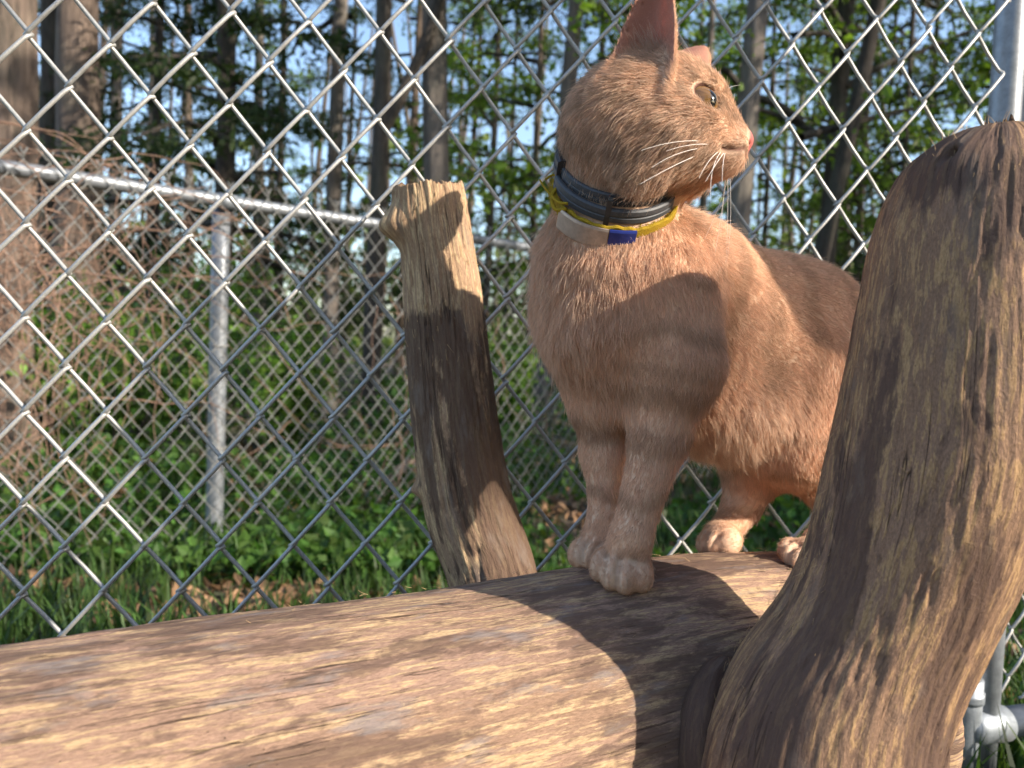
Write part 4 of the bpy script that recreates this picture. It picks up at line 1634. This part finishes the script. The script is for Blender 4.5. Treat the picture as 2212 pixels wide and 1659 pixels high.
blend((0.34, 0.20, 0.13), 0.6 * crease)  # shade in the toe clefts painted into the coat colour
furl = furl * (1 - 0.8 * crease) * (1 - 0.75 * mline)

furl = furl * (1 - nose) * (1 - 0.55 * earin)
for s_ in (-1, 1):
    de = np.linalg.norm(CV - eyes[s_], axis=1)
    furl *= sm(de, 0.0146, 0.0175)
furl[furl < 0.0006] = 0

m, t, b = new_mat('cat_skin')
L_ = t.links.new
cv = node(t, 'ShaderNodeAttribute', attribute_name='col').outputs['Vector']
L_(cv, b.inputs['Base Color'])
b.inputs['Roughness'].default_value = 0.7
b.inputs['Specular IOR Level'].default_value = 0.2
nz = noise(t, node(t, 'ShaderNodeTexCoord').outputs['Object'], 900, 3, 0.7)
bump(t, b, nz, 0.0006, 0.5)
tr = node(t, 'ShaderNodeBsdfTranslucent')
L_(mixc(t, 1.0, cv, (1.1, 0.74, 0.58), 'MULTIPLY'), tr.inputs[0])
mx = node(t, 'ShaderNodeMixShader')
ea = node(t, 'ShaderNodeAttribute', attribute_name='thin').outputs['Fac']
L_(ea, mx.inputs[0])
L_(b.outputs[0], mx.inputs[1])
L_(tr.outputs[0], mx.inputs[2])
L_(mx.outputs[0], t.nodes['Material Output'].inputs[0])
M_SKIN = m

cat = thing('cat', 'orange cream cat standing on the log, looking to the right', 'cat', None, (hip[0], hip[1], 0.6))
mb = MB()
mb.add(CV, CF)
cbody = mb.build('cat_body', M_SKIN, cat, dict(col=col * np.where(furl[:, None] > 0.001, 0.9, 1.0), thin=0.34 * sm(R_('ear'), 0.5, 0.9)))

# fur strands
m = bpy.data.materials.new('cat_fur')
m.use_nodes = True
t = m.node_tree
t.nodes.remove(t.nodes['Principled BSDF'])
cv = node(t, 'ShaderNodeAttribute', attribute_name='col').outputs['Vector']
hi_ = node(t, 'ShaderNodeHairInfo')
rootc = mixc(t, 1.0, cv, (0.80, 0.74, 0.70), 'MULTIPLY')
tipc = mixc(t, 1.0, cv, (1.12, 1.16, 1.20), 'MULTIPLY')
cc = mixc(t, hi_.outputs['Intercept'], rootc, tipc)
df = node(t, 'ShaderNodeBsdfDiffuse')
tl_ = node(t, 'ShaderNodeBsdfTranslucent')
gl = node(t, 'ShaderNodeBsdfAnisotropic') if False else node(t, 'ShaderNodeBsdfGlossy')
gl.inputs['Roughness'].default_value = 0.45
gl.inputs['Color'].default_value = (0.9, 0.8, 0.7, 1)
t.links.new(cc, df.inputs[0])
t.links.new(cc, tl_.inputs[0])
m1 = node(t, 'ShaderNodeMixShader')
m1.inputs[0].default_value = 0.40
t.links.new(df.outputs[0], m1.inputs[1])
t.links.new(tl_.outputs[0], m1.inputs[2])
m2_ = node(t, 'ShaderNodeMixShader')
m2_.inputs[0].default_value = 0.05
t.links.new(m1.outputs[0], m2_.inputs[1])
t.links.new(gl.outputs[0], m2_.inputs[2])
t.links.new(m2_.outputs[0], t.nodes['Material Output'].inputs[0])
M_FUR = m

# collar frame (needed to press the fur down under it)
CC = W(1323, 398, 0.556)
ca = nrm(W(1440, 425, 0.560) - W(1204, 392, 0.560))
cbv = nrm(W(1318, 460, 0.528) - CC)
cbv = nrm(cbv - ca * np.dot(ca, cbv))
cn_ = nrm(np.cross(ca, cbv))
if cn_[2] < 0:
    cn_ = -cn_
q = CV - CC
ch_ = q @ cn_
rad_ = np.linalg.norm(q - ch_[:, None] * cn_, axis=1)
NECK_AN = np.linspace(0, 2 * math.pi, 73)
an_ = np.arctan2(q @ cbv, q @ ca) % (2 * math.pi)


def neck_r(off):
    nr = (np.abs(ch_ - off) < 0.0035) & (rad_ < 0.058)
    R = np.array([np.median(rad_[nr & (np.abs((an_ - a_ + math.pi) % (2 * math.pi) - math.pi) < 0.14)]) for a_ in NECK_AN])
    okn = np.isfinite(R)
    R = np.interp(NECK_AN, NECK_AN[okn], R[okn], period=2 * math.pi)
    R = np.clip(R, 0.026, 0.0378 + max(0, -off) * 0.35)
    for _ in range(3):
        R[:-1] = (R[:-1] + np.roll(R[:-1], 1) + np.roll(R[:-1], -1)) / 3
        R[-1] = R[0]
    return R + 0.0015


NECK_R = neck_r(0.0)
oncol = np.maximum(sm(0.0055 - np.abs(ch_ + 0.001), -0.003, 0.0), 0.45 * sm(0.011 - np.abs(ch_ + 0.010), -0.003, 0.0)) * (rad_ < 0.06)
furl *= (1 - 0.85 * oncol)


def hair_object(name, roots, pts, rad, cols, mat, parent):
    n, k, _ = pts.shape
    hc = bpy.data.hair_curves.new(name)
    hc.add_curves([k] * n)
    hc.attributes['position'].data.foreach_set('vector', pts.astype(np.float32).ravel()) if 'position' in hc.attributes else hc.position_data.foreach_set('vector', pts.astype(np.float32).ravel())
    ra = hc.attributes.get('radius') or hc.attributes.new('radius', 'FLOAT', 'POINT')
    ra.data.foreach_set('value', rad.astype(np.float32).ravel())
    if cols is not None:
        at_ = hc.attributes.new('col', 'FLOAT_VECTOR', 'CURVE')
        at_.data.foreach_set('vector', cols.astype(np.float32).ravel())
    hc.materials.append(mat)
    return link(name, hc, parent)


tri = np.concatenate([CF[:, [0, 1, 2]], CF[:, [0, 2, 3]]])
ta = np.linalg.norm(np.cross(CV[tri[:, 1]] - CV[tri[:, 0]], CV[tri[:, 2]] - CV[tri[:, 0]]), axis=1)
tf = furl[tri].mean(1)
reg_head = (R_('head') + R_('face') + R_('muzzle') + R_('chin') + R_('ear') + R_('paw'))[tri].mean(1)
cview = nrm(np.array([0, 0, CAM_Z]) - CV[tri].mean(1))
facing = np.sum(CN[tri].mean(1) * cview, 1)
dens = ta * (tf > 0.0006) * (1 + 1.5 * np.clip(reg_head, 0, 1)) * np.where(facing > -0.35, 1.0, 0.3)
NH = 330000
ti = rng.choice(len(tri), NH, p=dens / dens.sum())
u1, u2 = rng.random((2, NH))
s1 = np.sqrt(u1)
bw = np.stack([1 - s1, s1 * (1 - u2), s1 * u2], -1)
T3 = tri[ti]
root = np.einsum('nk,nkd->nd', bw, CV[T3])
nn = nrm(np.einsum('nk,nkd->nd', bw, CN[T3]))
fl = np.einsum('nk,nkd->nd', bw, flow[T3])
Lh = np.einsum('nk,nk->n', bw, furl[T3])
hc_ = np.einsum('nk,nkd->nd', bw, col[T3])
# swirl the flow with low-frequency noise, then clump
nv_ = np.stack([fbm(root * 40 + o_, 2) for o_ in (0, 31.7, 77.1)], -1)
nw_ = np.stack([perlin(root * 170 + o_) for o_ in (5, 41.7, 97.1)], -1)
lg_ = sm(Lh, 0.0085, 0.013)[:, None]
fl = fl + 0.40 * nv_ + (0.22 + 0.45 * lg_) * nw_ + 0.16 * rng.normal(size=fl.shape)
fl = fl - nn * np.sum(fl * nn, 1, keepdims=True)
fl = nrm(fl)
long_ = sm(Lh, 0.005, 0.012)
lift = (0.34 + 0.22 * long_ + 0.40 * np.clip(perlin(root * 110 + 3), -0.6, 1) * (0.35 + 1.0 * long_) + 0.1 * rng.normal(size=NH))[:, None]
lift = np.clip(lift * (1 + 0.5 * sm(0.006 - Lh, 0, 0.002))[:, None], 0.12, 1.1)
Lh = Lh * rng.uniform(0.65, 1.25, NH) * (1 + 0.35 * nv_[:, 0])
stray = rng.random(NH) < 0.03
Lh = np.where(stray, Lh * 1.55, Lh)
lift = np.where(stray[:, None], lift + 0.35, lift)
k4 = np.linspace(0, 1, 5)
d0 = nrm(fl + nn * lift)
d1 = nrm(fl + nn * lift * 0.35 + 0.15 * rng.normal(size=fl.shape) + np.array([0, 0, -0.25]) * long_[:, None])
pts = root[:, None] - nn[:, None] * 0.0004 + Lh[:, None, None] * (d0[:, None] * (k4 - 0.5 * k4 ** 2)[None, :, None] + d1[:, None] * (0.5 * k4 ** 2)[None, :, None])
rad = (0.00017 * (1 - 0.86 * k4))[None] * rng.uniform(0.75, 1.25, NH)[:, None]
rad *= np.where(Lh < 0.004, 0.75, 1.0)[:, None]
hd_ = np.clip((R_('head') + R_('face') + 0.6 * R_('neck'))[T3].mean(1), 0, 1)[:, None]
griz = fbm(root * np.array([120, 120, 120]) + 9, 3)[:, None]
hc_ = hc_ * (1 - hd_ * (0.16 + 0.55 * np.clip(griz + 0.05, -0.25, 0.45)))
hc_ = np.clip(hc_ * rng.normal(1.0, 0.12 + 0.12 * hd_), 0, 1)
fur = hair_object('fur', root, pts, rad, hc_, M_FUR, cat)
fur['kind'] = 'stuff'

# inner-ear wisps and whiskers
class WB(MB):
    pass


M_WHISK = simple('whisker', (0.85, 0.80, 0.74), 0.35, 0, 100, 0.05, 0)


def whisker(mbx, a, b, c, r=0.00022):
    mbx = WB() if mbx is None else mbx
    k = np.linspace(0, 1, 14)[:, None]
    p = (1 - k) ** 2 * a + 2 * k * (1 - k) * b + k * k * c
    add_tube(mbx, p, np.linspace(r, r * 0.25, 14), 5, cap=False)
    if isinstance(mbx, WB):
        mbx.build('whisker', M_WHISK, cat)


nl = lambda x, y, l: hp(x, y, l)
for (x0, y0, xm, ym, x1, y1) in [(1553, 311, 1480, 292, 1385, 325), (1545, 318, 1470, 318, 1408, 362), (1525, 328, 1465, 350, 1382, 398), (1548, 314, 1500, 305, 1440, 326),
                                 (1552, 327, 1528, 345, 1510, 385), (1556, 329, 1530, 365, 1536, 440), (1566, 331, 1560, 352, 1560, 400), (1563, 331, 1548, 350, 1524, 392)]:
    whisker(None, nl(x0, y0, -0.0195), nl(xm, ym, -0.052), nl(x1, y1, -0.070), 0.0003)
for (x0, y0, xm, ym, x1, y1) in [(1570, 336, 1566, 380, 1562, 430), (1575, 335, 1580, 400, 1575, 500), (1578, 338, 1545, 420, 1500, 480), (1580, 336, 1590, 420, 1577, 497), (1572, 338, 1560, 420, 1545, 492)]:
    whisker(None, nl(x0, y0, 0.016), nl(xm, ym, 0.03), nl(x1, y1, 0.034))
for (x0, y0, xm, ym, x1, y1) in [(1553, 178, 1570, 140, 1606, 117), (1548, 176, 1548, 150, 1560, 125)]:
    whisker(None, nl(x0, y0, 0.010), nl(xm, ym, 0.014), nl(x1, y1, 0.02))

# inner-ear wisps
ew = []
eb, eax, ewd, eo, eL = EARN
NW = 320
rv = rng.uniform(0.05, 0.40, NW)
rs = rng.uniform(-0.018, 0.008, NW)
root = eb + eax * (rv * eL)[:, None] + ewd * rs[:, None] - eo * 0.010
dirs = nrm(eax * 0.8 - ewd * 0.5 + eo * 0.55 + 0.25 * rng.normal(size=(NW, 3)))
Lw = rng.uniform(0.010, 0.021, NW)
pts = root[:, None] + dirs[:, None] * (Lw[:, None] * k4[None])[..., None] + (nrm(rng.normal(size=(NW, 3)))[:, None] * (0.002 * k4 ** 2)[None, :, None])
hair_object('ear_fur', root, pts, np.repeat((0.00016 * (1 - 0.85 * k4))[None], NW, 0), np.tile(np.array([0.66, 0.48, 0.37]), (NW, 1)), M_FUR, cat)['kind'] = 'stuff'

# eyes
m, t, b = new_mat('cat_eye')
cv = node(t, 'ShaderNodeAttribute', attribute_name='col').outputs['Vector']
t.links.new(cv, b.inputs['Base Color'])
b.inputs['Roughness'].default_value = 0.08
b.inputs['Coat Weight'].default_value = 1.0
b.inputs['Coat Roughness'].default_value = 0.02
M_EYE = m
for s_ in (-1, 1):
    e = eyes[s_] + HA[0] * 0.0012 + HA[1] * s_ * 0.0015
    gz = nrm(HA[0] * 0.72 + HA[1] * s_ * 0.70)
    gs = nrm(np.cross(HA[2], gz))
    n_la, n_lo = 40, 64
    la = np.linspace(0, math.pi, n_la)
    lo_ = np.arange(n_lo) / n_lo * 2 * math.pi
    LA, LO = np.meshgrid(la, lo_, indexing='ij')
    d_ = np.cos(LA)[..., None] * gz + (np.sin(LA) * np.cos(LO))[..., None] * gs + (np.sin(LA) * np.sin(LO))[..., None] * HA[2]
    rr2 = EYE_R * (1 + 0.10 * np.exp(-(LA / 0.5) ** 2))
    V = e + d_ * rr2[..., None]
    ang = LA
    sx_, sy_ = np.sin(LA) * np.cos(LO), np.sin(LA) * np.sin(LO)
    colr = np.tile(np.array([0.20, 0.10, 0.026]), (*LA.shape, 1))
    fib = perlin(np.stack([np.cos(LO) * 9, np.sin(LO) * 9, LA * 2], -1))[..., None]
    colr = colr * (1 + 0.4 * fib)
    slit = ((np.abs(sx_) < 0.19 * np.sqrt(np.clip(1 - (sy_ / 0.72) ** 2, 0, 1))) & (LA < 1.4))[..., None]
    colr = np.where(slit, 0.006, colr)
    colr = np.where((ang > 1.12)[..., None], np.array([0.035, 0.018, 0.012]), colr)
    i = np.arange(n_la - 1)[:, None] * n_lo
    j = np.arange(n_lo)[None]
    Fq = np.stack([i + j, i + n_lo + j, i + n_lo + (j + 1) % n_lo, i + (j + 1) % n_lo], -1).reshape(-1, 4)
    mb = MB()
    mb.add(V.reshape(-1, 3), Fq, np.clip(colr.reshape(-1, 3), 0, 1))
    mb.build('eye', M_EYE, cat)


# ------------------------------------------------------------------ collars
def ring_band(name, mat, parent, off, ra, rb, hh, th, groove=0.0, a0=0.0, a1=2 * math.pi, n=120, wav=0.0, seed=0):
    """band round the neck: off along the neck axis, half height hh, thickness th"""
    an = np.linspace(a0, a1, n)
    c = CC + cn_ * off
    prof = np.array([(0, -hh), (th * 0.6, -hh), (th, -hh * 0.8), (th, -hh * 0.2), (th - groove, -hh * 0.1), (th - groove, hh * 0.1), (th, hh * 0.2), (th, hh * 0.8), (th * 0.6, hh), (0, hh)])
    rr_ = np.interp(an % (2 * math.pi), NECK_AN, neck_r(off)) + (ra - RA)
    rd = (np.cos(an)[:, None] * ca + np.sin(an)[:, None] * cbv) * rr_[:, None]
    rn = nrm(np.cos(an)[:, None] * ca + np.sin(an)[:, None] * cbv)
    wv = wav * perlin(np.stack([np.cos(an) * 6 + seed, np.sin(an) * 6, an * 0], -1))[:, None] if wav else 0
    base_ = c + rd + cn_ * wv
    V = base_[:, None] + rn[:, None] * prof[None, :, :1] + cn_ * prof[None, :, 1:]
    k = len(prof)
    mb = MB()
    i = np.arange(n - 1)[:, None] * k
    j = np.arange(k)[None]
    j2 = (j + 1) % k
    Fq = np.stack([i + j, i + j2, i + k + j2, i + k + j], -1).reshape(-1, 4)
    mb.add(V.reshape(-1, 3), Fq)
    mb.f[4].append(np.array([[0, 1, 8, 9], [1, 2, 7, 8], [2, 3, 6, 7]]) + 0)
    mb.f[4].append((np.array([[0, 1, 8, 9], [1, 2, 7, 8], [2, 3, 6, 7]]) + (n - 1) * k)[:, ::-1])
    return mb.build(name, mat, parent, smooth=False), base_, rn


M_RUB = simple('grey_rubber', (0.075, 0.078, 0.088), 0.5, 0, 500, 0.2, 0.0002, 0.4)
M_RUBD = simple('dark_buckle', (0.035, 0.035, 0.04), 0.4, 0, 500, 0.2, 0.0001, 0.5)
M_YEL = simple('yellow_webbing', (0.40, 0.26, 0.02), 0.85, 0, 1500, 0.35, 0.0008, 0.2)
M_TAG = simple('tan_metal_tag', (0.50, 0.39, 0.32), 0.42, 0.35, 250, 0.15, 0.0001)
M_BLUE = simple('blue_tag', (0.025, 0.045, 0.26), 0.4, 0.1, 300, 0.12, 0.0001)
flea = thing('flea_collar', 'grey rubber flea collar with a doubled strap round the cat\'s neck', 'collar', None, tuple(CC))
RA, RB = 0.0385, 0.0385
ring_band('inner_strap', M_RUB, flea, 0.0062, RA - 0.001, RB - 0.001, 0.0045, 0.0026, 0.0003)
ring_band('outer_strap', M_RUB, flea, -0.0008, RA + 0.0022, RB + 0.0022, 0.0052, 0.0030, 0.0005, math.radians(8), math.radians(172))
ring_band('keeper_loop', M_RUBD, flea, 0.0015, RA + 0.0030, RB + 0.0030, 0.0115, 0.0036, 0, math.radians(92), math.radians(97), 8)
ring_band('buckle', M_RUBD, flea, 0.0085, RA - 0.0005, RB - 0.0005, 0.0070, 0.0055, 0.001, math.radians(171), math.radians(196), 16)
yel = thing('yellow_collar', 'frayed yellow cloth collar with a tan slide and a blue tag, below the grey one', 'collar', None, tuple(CC - cn_ * 0.01))
ring_band('webbing', M_YEL, yel, -0.0098, RA + 0.0034, RB + 0.0034, 0.0046, 0.0022, 0, 0, 2 * math.pi, 160, 0.0025, 3)
ring_band('tan_slide', M_TAG, yel, -0.0135, RA + 0.0058, RB + 0.0058, 0.0078, 0.0016, 0, math.radians(91), math.radians(138), 24)
ring_band('blue_slide', M_BLUE, yel, -0.0130, RA + 0.0054, RB + 0.0054, 0.0070, 0.0016, 0, math.radians(69), math.radians(90.3), 16)
fz = MB()
for q in range(420):
    an = rng.choice([rng.uniform(0.1, 1.18), rng.uniform(2.45, 3.5)])
    p = CC - cn_ * (0.0105 + rng.uniform(-0.006, 0.006)) + (math.cos(an) * ca + math.sin(an) * cbv) * (float(np.interp(an, NECK_AN, NECK_R)) + 0.0055)
    d_ = nrm(math.cos(an) * ca + math.sin(an) * cbv + rng.normal(size=3) * 1.2)
    tt = nrm(-math.sin(an) * ca + math.cos(an) * cbv)
    L = rng.uniform(0.002, 0.007)
    whisker(fz, p, p + d_ * L * 0.4 + tt * L * 0.3, p + tt * L * rng.choice([-1, 1]) - cn_ * L * 0.3 + d_ * L * 0.3, 0.00022)
# a loose thread loop at the nape
lp = [W(1226, 440, 0.53), W(1205, 436, 0.535), W(1187, 418, 0.54), W(1173, 400, 0.543), W(1166, 388, 0.545)]
add_tube(fz, spline(lp, 24), np.linspace(0.0011, 0.0006, 24), 6)
lp = [W(1224, 452, 0.535), W(1200, 452, 0.54), W(1192, 425, 0.545), W(1205, 405, 0.55), W(1222, 402, 0.552)]
add_tube(fz, spline(lp, 24), np.linspace(0.0016, 0.0012, 24), 6)
lp = [W(1215, 385, 0.555), W(1195, 378, 0.56), W(1178, 388, 0.56)]
add_tube(fz, spline(lp, 16), 0.0009, 6)
o = fz.build('frayed_thread', M_YEL, yel)
o['kind'] = 'stuff'
